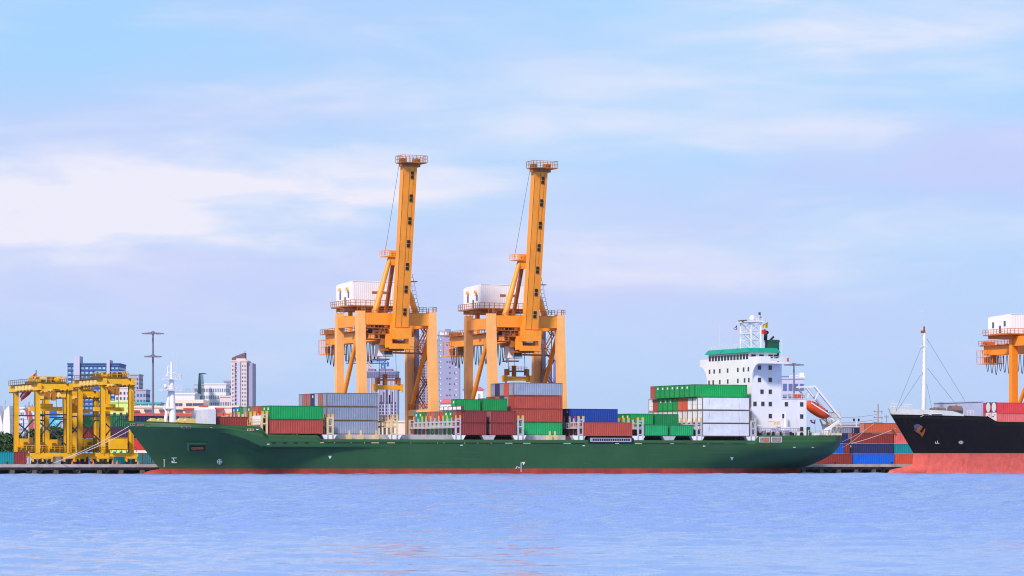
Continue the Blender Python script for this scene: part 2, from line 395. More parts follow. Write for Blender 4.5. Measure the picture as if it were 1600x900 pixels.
# ================================================================== hull builder
def sm(a, b, x):
    x = max(0, min(1, (x-a)/(b-a))); return x*x*(3-2*x)
def interp(x, xs, ys_):
    if x <= xs[0]: return ys_[0]
    for i in range(len(xs)-1):
        if x <= xs[i+1]: return ys_[i]+(ys_[i+1]-ys_[i])*(x-xs[i])/(xs[i+1]-xs[i])
    return ys_[-1]
class Hull:
    def __init__(h, tc, hb, stem, end, top, boot, Ld, Lw, Lsd, Lsw, knuckle=None):
        h.tc, h.hb, h.stem, h.end, h.top, h.boot, h.Ld, h.Lw, h.Lsd, h.Lsw, h.kn = tc, hb, stem, end, top, boot, Ld, Lw, Lsd, Lsw, knuckle
        h.sb = h.stem(99); h.se = h.end(99)
    def half(h, s, z, st=None, ztop=None):
        stem = h.stem(z); end = h.end(z); ztop = ztop or h.top(s)
        ub = max(0, min(1, (s-stem)/h.Ld)); uw = max(0, min(1, (s-stem)/h.Lw))
        bD = (1-(1-ub)**2.2)**.75; bW = 1-(1-uw)**1.9
        fr = max(0, min(1, z/ztop))**1.25
        if h.kn:
            zk, wk = h.kn(s)
            lo = .42*max(0, z)/(zk-.5) if z <= zk-.5 else .42+.58*sm(zk-.5, zk, z)
            fr = (1-wk)*fr+wk*lo
        bow = bW+(bD-bW)*fr
        ud = max(0, min(1, (end-s)/h.Lsd)); us = max(0, min(1, (end-s)/h.Lsw))
        sD = (1-(1-ud)**2.4)**.42; sW = 1-(1-us)**2.2; f2 = sm(0, 6.5, z)
        return h.hb*min(bow, sW+(sD-sW)*f2)
    def near(h, s, z): return h.tc-h.half(s, z)
    def build(h, stations, zrows, name, mats, parent, deckdrop=1.1, mid0=-40, mid1=50, smax=None):
        mb = MB(); sb, se = h.sb, h.se; g = []
        for si in stations:
            tp = h.top(si); row = []
            zz = zrows(si, tp)
            for z in zz:
                if si < mid0: s = h.stem(z)+(si-sb)/(mid0-sb)*(mid0-h.stem(z))
                elif si > mid1 and se < 500: s = mid1+(si-mid1)/(se-mid1)*(h.end(z)-mid1)
                else: s = si
                row.append((s, h.half(s, z, ztop=tp), z))
            g.append(row)
        nr = len(g[0]); ns = len(g)
        for sgn in (-1, 1):
            o = len(mb.v)
            for row in g: mb.v += [(s, h.tc+sgn*b, z) for s, b, z in row]
            for i in range(ns-1):
                for j in range(nr-1):
                    a = o+i*nr+j; q = (a, a+nr, a+nr+1, a+1)
                    mb.f.append(q if sgn < 0 else q[::-1]); mb.m.append(1 if g[i][j+1][2] <= h.boot+.01 else 0)
        o = ns*nr; jd = nr-2
        for i in range(ns-1):
            a = i*nr+jd; mb.f.append((a, a+nr, o+a+nr, o+a)); mb.m.append(2)
        return mb.build(name, mats, parent, True)

# ================================================================== green container ship
M_hull = mat('green_hull_paint', rgb(48, 88, 56), .5, .12, .12, streak=.35, dirt=(52, 62, 46), spec=.22, seam=(9, 2.3, .10))
M_boot = mat('red_boot_paint', rgb(172, 54, 36), .6, .3, .3, streak=.7, dirt=(96, 40, 28))
M_deck = mat('deck_paint', rgb(90, 70, 62), .7, .2)
M_whs = mat('ship_white_paint', rgb(236, 230, 234), .45, .05, .3, streak=.35, dirt=(206, 186, 170))
M_grey = mat('ship_grey_steel', rgb(190, 184, 190), .55, .12, .8, rust=.4, dirt=(140, 100, 70))
M_cream = mat('ship_cream_steel', rgb(226, 196, 150), .5, .15, .8, rust=.4, dirt=(130, 90, 60))
M_black = mat('black_and_opening_shade', rgb(22, 20, 22), .6)  # plain black, also painted as the shade inside openings and recesses
M_mark = mat('hull_marking_white', rgb(225, 222, 215), .5)
M_glass = mat('ship_window_glass', rgb(58, 50, 50), .15)
M_glassb = mat('bridge_window_glass', rgb(24, 20, 24), .08)
M_teal = mat('teal_roof_paint', rgb(0, 150, 125), .45)
M_orange = mat('lifeboat_orange', rgb(232, 80, 26), .4)
M_rust = mat('rusted_anchor', rgb(150, 80, 40), .8, .35, 2)
M_yel = mat('yellow_cap', rgb(240, 180, 40), .5)
M_rail = mat('white_rail', rgb(220, 215, 215), .5)

zstem = [0, 1.25, 11.6]; sstem = [S(249, 13.75)-.0, S(249, 13.75), S(191.5, 13.75)]
ze = [0, 1.3, 2.4, 4.2, 6.7, 8.85]; se_ = [S(p, 8) for p in (1268.6, 1270, 1290, 1306, 1315, 1318.5)]
tpx = [(192, 11.6), (300, 11.0), (382, 10.45), (404, 10.15), (411, 8.65), (493.5, 8.5), (500.5, 7.65), (1180, 7.65), (1186, 8.85), (1330, 8.9)]
tops = [S(p, 0) for p, _ in tpx]; tops[0] = sstem[2]; topz = [z for _, z in tpx]
def kn(s):
    zk = interp(s, [S(352), S(372), S(388), S(404), 200], [9.0, 8.2, 7.0, 6.0, 6.0]); return zk, sm(S(345), S(378), s)
HG = Hull(13.75, 13.75, lambda z: interp(z, zstem, sstem), lambda z: interp(z, ze, se_), lambda s: interp(s, tops, topz), 1.25, 24, 56, 14, 48, kn)
ship = hthing('container_ship', 'long dark green container ship with white bridge at its right end', 'ship')
stn = [sstem[2]+d for d in (0, .15, .5, 1, 1.8, 2.8, 4, 5.5, 7, 9, 11, 13, 15)]
x_ = stn[-1]
while x_ < -56: x_ += .5; stn.append(x_)
stn += tops[3:7]+[S(404)+.01]; stn += [x_+1.5*i for i in range(1, 40)]+[tops[7], tops[8]]
q_ = 10.0
while q_ < 60: stn.append(q_); q_ += 3
for d in (22, 20, 18, 16, 14, 12, 10, 8, 6.5, 5, 4, 3, 2.2, 1.5, 1, .6, .3, .1, 0): stn.append(se_[5]-d)
stn = sorted(set(round(v, 3) for v in stn))
def zr(s, tp):
    zk = min(kn(s)[0], tp-1.3)
    return [-3, -1, 0, .6, 1.25]+[1.25+(zk-.5-1.25)*f for f in (.2, .4, .6, .8, 1)]+[zk-.33, zk-.16, zk]+[zk+(tp-zk)*f for f in (.2, .45, .7, 1)]
HG.build(stn, zr, 'hull', [M_hull, M_boot, M_deck], ship)
# bulbous bow
mb = MB(); s0, s1 = S(219, 13.75), S(262, 13.75)
rings = []
for i in range(13):
    f = i/12; r_ = (1-(1-f)**2.2)**.5*1.0+.02
    rings.append([(s0+(s1-s0)*f, 13.75+1.5*r_*math.cos(a), -.55+1.75*r_*math.sin(a)) for a in [2*math.pi*k/14 for k in range(14)]])
mb.loft(rings); mb.build('bulbous_bow', M_boot, ship, True)
def onhull(px, py, H_=HG):
    t = 5.0
    for _ in range(8):
        s = S(px, t); z = Z(py, s, t); t = H_.near(s, z)
    return s, t, z
def decal(px, py, pts, name, mt, parent, H_=HG, d=.06):
    """flat painted mark: list of pixel-offset polygons laid on the plating"""
    mb = MB()
    for poly in pts:
        vs = []
        for dx, dy in poly:
            s, t, z = onhull(px+dx, py+dy, H_); vs.append((s, t-d, z))
        k = len(vs); vs += [(a, b+d*.7, c) for a, b, c in vs]
        mb.add(vs, [tuple(range(k))]+[(i, (i+1) % k, k+(i+1) % k, k+i) for i in range(k)])
    return mb.build(name, mt, parent)
def rc(x0, y0, x1, y1): return [(x0, y1), (x1, y1), (x1, y0), (x0, y0)]
decal(272, 720, [rc(-4, -5, 4, -3.8), [(-2.5, -4), (-1, -4), (1.5, 1), (0, 1)], rc(-4, 2, 4, 3.6), rc(-4, 0, -1, 2)], 'bulbous_bow_mark', M_mark, ship)
circ = [(4.2*math.cos(a), 4.2*math.sin(a)) for a in [2*math.pi*k/16 for k in range(16)]]
decal(343, 721.5, [circ], 'thruster_mark', M_mark, ship)
decal(343, 721.5, [rc(-3, -2.8, -.8, -.9), rc(.8, -2.8, 3, -.9), rc(-3, .9, -.8, 2.8), rc(.8, .9, 3, 2.8)], 'thruster_mark', M_black, ship, d=.11)
for px, py in ((515.5, 714.5), (818, 724), (1143.5, 716.5)):
    decal(px, py, [[(-2.6, -2.2), (2.6, -2.2), (0, 3)]], 'load_mark', M_mark, ship)
decal(814, 730, [rc(-.4, -8, .5, 7.5)], 'draught_scale', M_mark, ship)
decal(256.5, 729, [rc(-.5, -11, .5, 1), rc(-1.5, -11, 1.5, -10)], 'draught_scale', M_mark, ship)
decal(808, 730.5, [[(-3, 2), (-1, -2), (1, -2), (-1, 2)], rc(1.5, -1, 4.5, 1.2)], 'plimsoll_mark', M_grey, ship)
for px, py, w_ in ((207, 663.5, 8), (220, 664, 10), (291, 667.5, 15), (391, 671.5, 10)):
    decal(px, py, [rc(-w_/2, -1.6, w_/2, 1.6)], 'fairlead', M_cream, ship)
    decal(px, py, [rc(-w_/2+1, -.8, -.6, .8), rc(.6, -.8, w_/2-1, .8)], 'fairlead_opening_shade', M_black, ship, d=.1)
for px, py in ((330, 668), (402, 671), (1241, 699), (1270, 699), (419, 694), (721, 695.6), (912, 696.5), (1100, 697)):
    decal(px, py, [rc(-1.8, -.7, 1.8, .7)], 'freeing_port', M_mark, ship)
for px in (428, 445, 462, 479): decal(px, 692, [rc(-3, -1, 3, 1)], 'mooring_port', M_black, ship)
rh_ = random.Random(11); M_run = mat('rust_run', rgb(78, 66, 44), .8, .3, 2); M_scr = mat('scraped_paint', rgb(66, 102, 80), .7, .3, 2)
for i in range(30):
    px = rh_.uniform(420, 1290); y0 = rh_.choice((696, 697, 699, 704)); ln = rh_.uniform(3, 12)
    decal(px, y0, [[(-.25, 0), (-.05, ln), (.1, ln), (.3, 0)]], 'rust_run', M_run, ship, d=.03)
for i in range(16):
    px = rh_.uniform(600, 1150); y0 = rh_.uniform(702, 728); wd_ = rh_.uniform(4, 22); decal(px, y0, [[(-wd_, .3), (wd_, .2), (wd_*.9, -.25), (-wd_*.8, -.2)]], 'fender_scrape', M_scr, ship, d=.03)
# anchor recess, its shaded inside painted black
decal(307, 698, [rc(-14.5, -6.5, 14.5, -3.5), rc(-14.5, -3.5, -12, 6)], 'anchor_pocket', mat('green_hull_light', rgb(52, 112, 80), .45), ship, d=.35)
decal(307.8, 699.7, [rc(-12, -3.4, 13, 4.6)], 'anchor_recess_shade', M_black, ship)
an = decal(308, 700.5, [[(-9, -2), (9, -2.5), (10, 1), (5, 2.5), (0, 1.5), (-5, 3), (-10, 1)]], 'anchor', M_rust, ship, d=.3)
# dark strip painted for the shaded walkway opening along the sheer strake
sA, sB = S(500), S(1166)
mb = MB().box(sA, sB, -.035, .2, 6.78, 6.98); slot = mb.build('walkway_shade_strip', M_black, ship)
x = sA
while x < sB:
    w_ = random.choice((.15, .2, .9, 1.8)); MB().box(x, x+w_, -.06, .0, 6.80, 6.95).build('slot_stanchion', random.choice([M_cream, M_grey, M_deck]), slot); x += w_+random.uniform(1.2, 4.2)
# openings at the quarter, lit interior painted as a flat tone, and accommodation ladder recess
for px in (1195, 1213.5):
    f_ = decal(px, 687, [rc(-8.6, -4.5, 8, 4.2)], 'mooring_window', M_mark, ship, d=.05)
    decal(px, 687, [rc(-7.6, -3.6, 7, 3.4)], 'window_opening', mat('painted_lit_interior', rgb(150, 132, 125), .8, .4, 1.5), f_, d=.09)
decal(1197, 688.5, [rc(-4, -1.5, 4, 1.5)], 'stored_gear', mat('orange_gear', rgb(200, 110, 40), .6), ship, d=.12)
for px in (1187, 1199, 1207): decal(px, 696.6, [rc(-3.5, -.7, 3.5, .7)], 'mooring_port', mat('port_brown', rgb(90, 60, 40), .7), ship)
# hatch covers, pedestals, coaming
bays = []
def hc(a, b, t0, nm='hatch_cover'): MB().box(a, b, t0, 27.5-t0, 7.3, 8.72).build(nm, M_grey, ship)
hc(S(523), S(632), 3.2); hc(S(632)+.1, S(714), 3.2); hc(S(816), S(893), 3.2)
MB().box(S(505), S(1168), 6, 21.5, 6.7, 8.5).build('hatch_coaming', M_deck, ship)
for a, b in ((420, 506), (723, 765), (769, 806), (913, 992), (1006, 1044), (1048, 1086), (1096, 1168)):
    MB().box(S(a), S(b), 1.6, 25.9, 8.35, 8.62).build('hatch_cover', mat('hatch_dark', rgb(64, 54, 52), .7), ship)
for px in (515, 617, 717, 764, 812, 905, 998, 1046, 1091, 1176):
    s = S(px)
    mb = MB().prism([(s-.9, 7.3), (s+.9, 7.3), (s+1.7, 8.62), (s-1.7, 8.62)], 'y', .12, 1.5)
    mb.build('container_pedestal', M_whs if px not in (764, 1046) else M_grey, ship)
for px in (548, 566, 590, 862, 870): MB().box(S(px), S(px)+.9, 1.5, 3.1, 7.2, 8.7).box(S(px)+.2, S(px)+.5, 1.6, 1.9, 8.7, 9.6).build('deck_fitting', M_cream, ship)
def lashing(px, t0, t1, z1, mt, z0=7.3, w_=1.15, caps='y'):
    s = S(px, t0); mb = MB(); n = max(1, round((t1-t0)/PITCH)); ts = [t0+(t1-t0)*i/n for i in range(n+1)]
    for i, t in enumerate(ts):
        fat = .62 if i % 5 == 3 else .36
        mb.box(s, s+.4, t-fat/2, t+fat/2, z0, z1)
        if i in (0, n): mb.box(s-w_, s-w_+.35, t-.18, t+.18, z0, z1-.2)
    zm = z0+(z1-z0)*.62
    for zz in (zm, z1-.9):
        mb.box(s+.05, s+.35, t0, t1, zz-.14, zz+.14)
    mb.box(s-w_, s+.3, t0, t1, zm-.35, zm-.22)
    for t in (ts[0], ts[-1]):
        for zz in (8.9, zm, z1-.35): mb.box(s-w_, s, t-.12, t+.12, zz-.13, zz+.13)
    for i in range(0, n, 5):
        if i+1 <= n: mb.beam((s+.2, ts[min(i+2, n)], z0+1), (s+.2, ts[min(i+1, n)], zm), .16)
    mb.rail([(s-w_, t0, zm-.2), (s-w_, t1, zm-.2)], 1.1, 1.25, .04)
    o = mb.build('lashing_bridge', mt, ship)
    if caps:
        cm_ = MB().box(-.22, .22, -.17, .17, 0, .5).mesh('post_cap'); cm_.materials.append(M_yel)
        for i, t in enumerate(ts):
            if i % 4 != 2: link('post_cap', cm_, o, (s+.2, t, z1))
        cm_ = MB().box(-.1, .1, -.08, .08, -.6, .5).mesh('lashing_rod'); cm_.materials.append(mat('lashing_red', rgb(190, 40, 30), .5))
        for i, t in enumerate(ts):
            if i % 3 == 1: link('lashing_rod', cm_, o, (s-.4, t+.6, z1))
    return o
lashing(415.5, .3, 26.5, Z(645.5, S(415), 0), M_cream)
lashing(518.5, .3, 26.5, Z(650.5, S(518), 0), M_cream)
lashing(619, .3, 26.8, Z(651, S(619), 0), M_cream, w_=1.3)
lashing(718.5, .3, 27.2, Z(652, S(718), 0), M_grey)
lashing(815.5, .3, 27.2, Z(652.5, S(815), 0), M_grey)
lashing(910, .3, 27.2, Z(653.5, S(909), 0), M_grey)
lashing(1003, .3, 27.2, Z(655.5, S(1003), 0), M_grey)
lashing(1094.5, .3, 27.2, Z(657, S(1094), 0), M_grey)
lashing(1179, .3, 27.2, Z(656, S(1179), 0), M_grey)
# ---- container stacks, bow to bridge
def zz(py, px, t=0): return Z(py, S(px, t), t)
stack('first stack from the bow', S(421.5, .05), 12.19, zz(677.6, 460), zz(633.4, 460), [(0, 'RRmRRRoRRR'), (0, 'GGRrRGyGTB')])
stack('second stack from the bow', S(510, 5.05), 12.19, zz(678.6, 550, 5), zz(613.6, 550, 5), [(2, 'yyyyyyy'), (2, 'yyyNyRy'), (2, 'yRlNRRy')])
t3 = zz(641.2, 740); b3 = zz(679.6, 740); h3 = (t3-b3)/2
stack('third stack from the bow', S(720.5, .05), 6.06, b3, t3, [(0, 'mmGgyGGgRTR'), (0, 'mmGGRmRRgGT')])
stack('fourth stack from the bow', S(767.5, .05), 6.06, b3, t3, [(0, 'mRmRmRmRmR'), (0, 'mRRmRmRRmR')])
sx = S(720.5, .05)
container('G', sx+.75, 5.05, t3+.03, 6.06, 2.55, 'lower green container alone on top of the third maroon stack', 'containers stacked on the green ship')
container('G', S(767.5, .05), 5.05, t3+.03, 6.06, 2.75, 'taller green container alone on top of the fourth maroon stack', 'containers stacked on the green ship')
for i in range(5):
    o = hthing('flat_rack', ORD[i]+' white flat rack end from the water atop the third stack', 'flat rack', sx-.1, .05+i*2.5-.3, t3+.03, 'flat racks on the third stack')
    MB().box(0, .7, .1, 2.3, .15, .8).build('end_wall', M_whs, o); MB().box(-.03, .73, 0, .12, 0, .95).box(-.03, .73, 2.28, 2.4, 0, .95).box(0, .7, .12, 2.28, 0, .15).build('frame', M_deck, o)
stack('fifth stack from the bow', S(798, 6.3)-.0, 12.19, zz(680, 840, 6), zz(597.8, 840, 6), [(2, 'eRRRRRRR'), (2, 'RRRRRRRR'), (2, 'RyKRmR'), (2, 'ysyNy')])
z6 = zz(681.4, 950); z6b = zz(659.5, 950)
stack('sixth stack from the bow', S(911.5, .05), 12.19, z6, z6+2*(z6b-z6), [(0, 'RRRRRRmmR'), (3, 'BNNByRRB')])
z7 = zz(681.2, 1040); z7b = zz(662.9, 1040)
stack('seventh stack from the bow', S(1006.6, .05), 6.06, z7, z7+2*(z7b-z7)-.1, [(0, 'eGgGGRGgG'), (3, 'GGGgGGG')])
stack('eighth stack from the bow', S(1046.5, .05), 6.06, z7, z7+2*(z7b-z7)-.15, [(0, 'eGgGGRGgG'), (3, 'gGGgGGG')])
zb, zt = zz(681.8, 1130), zz(600, 1130)
stack('last stack before the bridge', S(1097.3, .05), 12.19, zb, zt, [(0, 'WWWWWWWWWWW'), (0, 'WWWWWWWWWWW'), (0, 'WWWsrGGGGRWW'[:11]), (1, 'GGGGGGGGR', -.76, 13.7)])
# lone container and breakwater at the forecastle
container('m', S(341, 9), 9, zz(668.5, 360, 9), 6.9, zz(651, 360, 9)-zz(668.5, 360, 9), 'dark maroon container low behind the bow bulwark beside the white breakwater', 'containers stacked on the green ship')
o = MB().prism([(S(404, 1), 8.0), (S(412, 1), 8.6), (S(412, 1), zz(649, 410)), (S(391, 1)+3, zz(649, 410)), (S(391, 1)+3, 8.0)], 'y', 1.0, 1.3)
MB().box(S(411.5, 1)-.35, S(411.5, 1)-.1, 1.0, 7.2, 8.0, zz(649, 410)).build('breakwater', M_whs, ship)
MB().box(S(337, 9)-2, S(337, 9)-.3, 8, 19, 9.5, zz(644, 335, 9)+.6).build('deck_house', mat('pale_grey_paint', rgb(214, 212, 226), .5), ship)
# ---- forecastle gear and foremast
M_pg = mat('pale_green_gear', rgb(170, 215, 195), .5); M_gy = mat('winch_yellow', rgb(225, 195, 110), .5)
for px, t in ((240, 9), (252, 11), (258, 16), (284, 10), (294, 8), (301, 9)):
    s = S(px, t)
    o = MB().tube((s, t, 11.4), (s, t+1.6, 11.4), .55, 14).build('winch_drum', M_pg, ship, True)
    MB().tube((s, t-.15, 11.4), (s, t, 11.4), .72, 14).tube((s, t+1.6, 11.4), (s, t+1.75, 11.4), .72, 14).box(s-1.2, s-.8, t, t+1, 10.2, 11.7).build('flange', M_gy, o, True)
sm_ = S(268, 13.75); tm = 13.75
o = MB().tube((sm_+.35, tm, 10), (sm_+.0, tm, 20.5), .85, 12, .5).build('foremast', M_whs, ship, True)
MB().tube((sm_-1.6, tm, 10), (sm_-.4, tm, 18.2), .42, 10, .3).build('mast_leg', M_whs, o, True)
for bx in ((sm_-2.3, sm_+1.9, tm-1.2, tm+1.2, 18.1, 18.3), (sm_-1.9, sm_+1.9, tm-1, tm+1, 20.5, 20.7), (sm_-1.7, sm_+.2, tm-.8, tm+.8, 14.2, 14.4)): MB().box(*bx).build('mast_platform', M_whs, o)
MB().rail([(sm_-1.9, tm-1, 20.7), (sm_+1.9, tm-1, 20.7), (sm_+1.9, tm+1, 20.7)], .9, 1.2, .05).rail([(sm_-2.3, tm-1.2, 18.3), (sm_+1.9, tm-1.2, 18.3)], .9, 1.2, .05).build('railing', M_rail, o)
MB().tube((sm_, tm, 20.7), (sm_, tm, 24.4), .28, 8, .2).tube((sm_-.9, tm, 21), (sm_-.9, tm, 23.4), .1).box(sm_-1, sm_+.9, tm-.1, tm+.1, 22, 22.2).box(sm_-1, sm_+.5, tm-.1, tm+.1, 23.3, 23.5).box(sm_-1.2, sm_-.8, tm-.3, tm+.3, 21.2, 21.7).build('topmast', M_whs, o)
MB().ball((sm_-1.7, tm-1, 19), .5, n=10).box(sm_-1.5, sm_-1.0, tm-1.3, tm-.9, 18.3, 19.2).build('mast_light', M_whs, o, True)
MB().tube((sm_+1.1, tm, 22), (sm_+1.1, tm, 27), .03, 4).build('whip_aerial', M_rail, o)
# ---- accommodation block
tn = 3.8; sf = S(1174.5, tn); sa = S(1221.3, tn); sl = S(1260, tn); tf = Tt(1105, sf); tw0 = .25; twf = Tt(1093.3, sf)
zlow = Z(623, sl, tn); zw = Z(567.6, sf, 0); zbw = Z(557.3, sf, tn)
acc = MB().box(sf, sa, tn, tf, 7, zw).build('accommodation_block', M_whs, ship)
low = MB().box(sa+.003, sl, tn, tf, 7, zlow).box(sa, sl+.1, tn-.08, tf+.08, zlow-.15, zlow).build('engine_casing', M_whs, ship)
# bridge wings
sw = S(1232.5, tw0); smid = S(1204, tw0)
def arc(t_in, t_out):
    pts = []; zb_ = zw-4.3
    for i in range(11):
        a = math.pi/2*i/10
        pts.append((t_in+(t_out-t_in)*(1-math.cos(a)), zb_+(zw-zb_)*math.sin(a)*1.0))
    return pts
mb = MB(); bo = arc(tn, tw0+.1); bo += [(tw0+.1, zbw), (tn+1.2, zbw), (tn+1.2, zw-4.3)]
mb.prism(bo, 'x', sf-.02, sf+.35)
bo = arc(tf, twf-.1); bo += [(twf-.1, zbw), (tf-1.2, zbw), (tf-1.2, zw-4.3)]
mb.prism(bo[::-1], 'x', sf-.02, sf+.35)
mb.box(sf, sf+.3, tn+1.2, tf-1.2, zw, zbw)
mb.build('bridge_front', M_whs, ship)
mb = MB()
for ta, tb in ((tw0, tn+1.4), (tf-1.4, twf)): mb.box(sf+.35, sw, ta, tb, zw, zw+.35)
mb.box(sf+.35, sw, tn+1.4, tf-1.4, zw, zw+.3)
mb.box(sf+.35, smid, tw0, tw0+.12, zw+.35, zbw); mb.box(sf+.35, smid, twf-.12, twf, zw+.35, zbw)
pts = [(sa, zw-3.6)]+[(sa+(sw-sa)*(1-math.cos(math.pi/2*i/8)), zw-3.6+3.6*math.sin(math.pi/2*i/8)) for i in range(1, 9)]+[(sa, zw)]
mb.prism(pts, 'y', tn+.0, tn+.35); mb.prism(pts, 'y', tf-.35, tf)
mb.build('bridge_wing', M_whs, ship)
MB().rail([(smid, tw0+.1, zw+.35), (sw, tw0+.1, zw+.35), (sw, 7, zw+.35)], 1.2, 1.1, .05).box(smid, sw, tw0+.06, tw0+.09, zw+.5, zw+1.2).build('wing_railing', M_rail, ship)
MB().box(sw-.5, sw-.1, tw0-.03, tw0+.04, zw+.6, zw+1.3).build('lifebuoy', M_orange, ship)
# wheelhouse
th0 = 5.3; thf = Tt(1107, sf); zr0 = Z(550.5, sf, th0); zr1 = Z(543.3, sf, th0); she = S(1213.5, th0)
wh_ = MB().box(sf+.01, she, th0, thf, zw, zr0+.3).build('wheelhouse', M_whs, ship)
def ring4(e, z): return [(sf-e, th0-e, z), (she+e, th0-e, z), (she+e, thf+e, z), (sf-e, thf+e, z)]
MB().loft([ring4(.75, zr0), ring4(.05, zr1)]).build('roof_visor', M_teal, ship)
zv = [zr0-.35-1.15, zr0-.35]
nwin = 13
for i in range(nwin):
    a = th0+.7+(thf-th0-1.4)*i/(nwin-1); o = MB().box(sf-.04, sf+.03, a-.52, a+.52, zv[0]-.05, zv[1]).build('bridge_window', M_glassb, ship)
for a in (sf+.7, sf+2.8, sf+5.2, sf+6.6): MB().box(a, a+1.15, th0-.04, th0+.02, zv[0]+.1, zv[1]-.1).build('bridge_window', M_glassb, ship)
# square ports
def fwin(px, py, w_=.75, h_=1.0):   # on the bow-facing wall
    t = Tt(px, sf); z = Z(py, sf, t); MB().box(sf-.045, sf+.02, t-w_/2, t+w_/2, z-h_/2, z+h_/2).build('port_window', M_glass, acc)
for py0, xs in ((579, (1108.8, 1116, 1124.7, 1137, 1153, 1162, 1169.5)), (596, (1108, 1114.5, 1124.8, 1137.2, 1153, 1163.5, 1170.2))):
    for i, px in enumerate(xs): fwin(px, py0-(px-1137)*.065)
def swin(px, py, par, w_=.85, h_=1.0):
    s = S(px, tn); z = Z(py, s, tn); MB().box(s-w_/2-.1, s+w_/2+.1, tn-.03, tn+.02, z-h_/2-.1, z+h_/2+.1).build('port_frame', M_rail, par)
    MB().box(s-w_/2, s+w_/2, tn-.05, tn+.02, z-h_/2, z+h_/2).build('port_window', M_glass, par)
for px, py in ((1186.5, 574.3), (1203.4, 574.5), (1186.5, 593.5), (1203.4, 593.5), (1190.5, 612), (1203.4, 612), (1179.5, 631), (1191.8, 631), (1203.4, 631.2), (1203.4, 650)): swin(px, py, acc)
for px, py in ((1228.5, 631.5), (1252.5, 631.8), (1252.5, 650.8), (1224.7, 650)): swin(px, py, low)
swin(1252.5, 670.5, low)
s = S(1252.5, tn); MB().tube((s, tn-.06, Z(678.5, s, tn)), (s, tn+.1, Z(678.5, s, tn)), .5, 14).build('round_port', M_black, low)
MB().rail([(sa+.2, tn+.1, zlow), (sl, tn+.1, zlow), (sl, tf, zlow)], 1.1, 1.4, .05).build('casing_railing', M_rail, ship)
for px in (1243, 1249.5):
    s = S(px, tn); MB().box(s-.4, s+.4, tn+.0, tn+.12, zlow+.1, zlow+1.0).build('lifebuoy', M_orange, ship)
# ladders stowed on deck side
def ladder(pa, pb, ya, yb, t, nm='gangway_ladder'):
    a, b_ = S(pa, t), S(pb, t); z0, z1 = Z(yb, a, t), Z(ya, a, t); mb = MB()
    mb.box(a, b_, t-.15, t, z0, z0+.22).box(a, b_, t-.15, t, z1-.18, z1)
    x = a
    while x < b_: mb.box(x, x+.1, t-.12, t-.03, z0+.2, z1-.1); x += .55
    mb.box(a, a+.5, t-.2, t, z0, z1).box(b_-.3, b_, t-.18, t, z0, z1); mb.build(nm, mat('ladder_grey', rgb(170, 168, 190), .5), ship)
MB().box(S(919), S(990), -.03, .1, 6.85, 8.1).build('ladder_recess_shade', M_black, ship)  # black panel standing for the shade of the ladder recess
ladder(922, 986, 684, 690.5, -.03)
ladder(1183, 1249, 668.5, 674, 1.2)
mb = MB()
for i in range(16):
    px = 1184+i*4; s = S(px, 1.5); h_ = random.uniform(.5, 1.5); mb.box(s, s+random.uniform(.2, .6), 1.6, 2.2, 8.8, 8.8+h_, random.randint(0, 2))
mb.build('deck_machinery', [M_grey, M_whs, M_deck], ship)
s = S(1227, 2.5)
o = MB().tube((s, 2.5, 8.6), (s, 2.5, Z(645, s, 2.5)), .3, 8, .2).beam((s, 2.5, Z(672, s, 2.5)), (S(1183, 2.5), 2.5, Z(664.5, s, 2.5)), .25).box(s-1.0, s+1, 2, 3, Z(672, s, 0), Z(667, s, 0)).build('provision_crane', M_whs, ship)
MB().beam((S(1200, 2.5), 2.5, Z(659, s, 2.5)), (S(1219, 2.5), 2.5, Z(659, s, 2.5)), .2, .25).box(S(1214, 2.5)-.4, S(1214, 2.5)+.5, 2, 3, Z(663.5, s, 2.5), Z(659, s, 2.5)).build('crane_jib', M_cream, o)
MB().box(S(1181, 1)-.1, S(1181, 1)+.3, .9, 1.3, 8, Z(656, sf, 1)).build('side_post', M_yel, ship)
# radar mast on the monkey island
sr = (S(1168, 13.75)+S(1178, 13.75))/2; zr_b = zr1; zr_t = Z(504, sr, 13.75)
ms, mt_ = 1.3, 2.6; mb = MB(); cs = [(sr-ms, 13.75-mt_), (sr+ms, 13.75-mt_), (sr+ms, 13.75+mt_), (sr-ms, 13.75+mt_)]
for a, b_ in cs: mb.tube((a, b_, zr_b), (a, b_, zr_t+.5), .17, 6)
hh = (zr_t-zr_b)/3
for i in range(4):
    z = zr_b+hh*i
    for j in range(4):
        a, b_ = cs[j], cs[(j+1) % 4]; mb.beam((*a, z), (*b_, z), .13)
        if i < 3: mb.beam((*a, z), (*b_, z+hh), .1); mb.beam((*b_, z), (*a, z+hh), .1)
mb.box(sr-ms-.8, sr+ms+.8, 13.75-mt_-.6, 13.75+mt_+.6, zr_t, zr_t+.14)
mb.box(sr-ms-.2, sr+ms, 13.75-mt_, 13.75+mt_, zr_b+hh*1.7, zr_b+hh*1.7+.12)
rm = mb.build('radar_mast', M_whs, ship)
MB().rail([(sr-ms-.8, 10.6, zr_t+.1), (sr+ms+.8, 10.6, zr_t+.1), (sr+ms+.8, 16.9, zr_t+.1)], .9, 1, .04).build('mast_railing', M_rail, rm)
def at(px, py, t): s = S(px, t); return s, t, Z(py, s, t)
s, t, z = at(1175.5, 497.5, 12.5); MB().ball((s, t, z), .72, n=16).tube((s, t, zr_t), (s, t, z-.5), .3).build('satellite_dome', M_whs, rm, True)
s, t, z = at(1160.5, 501, 13); MB().beam((s-1.1, t, z-.12), (s+1.1, t, z+.12), .22, .28).tube((s, t, zr_t), (s, t, z), .22).build('radar_scanner', M_deck, rm)
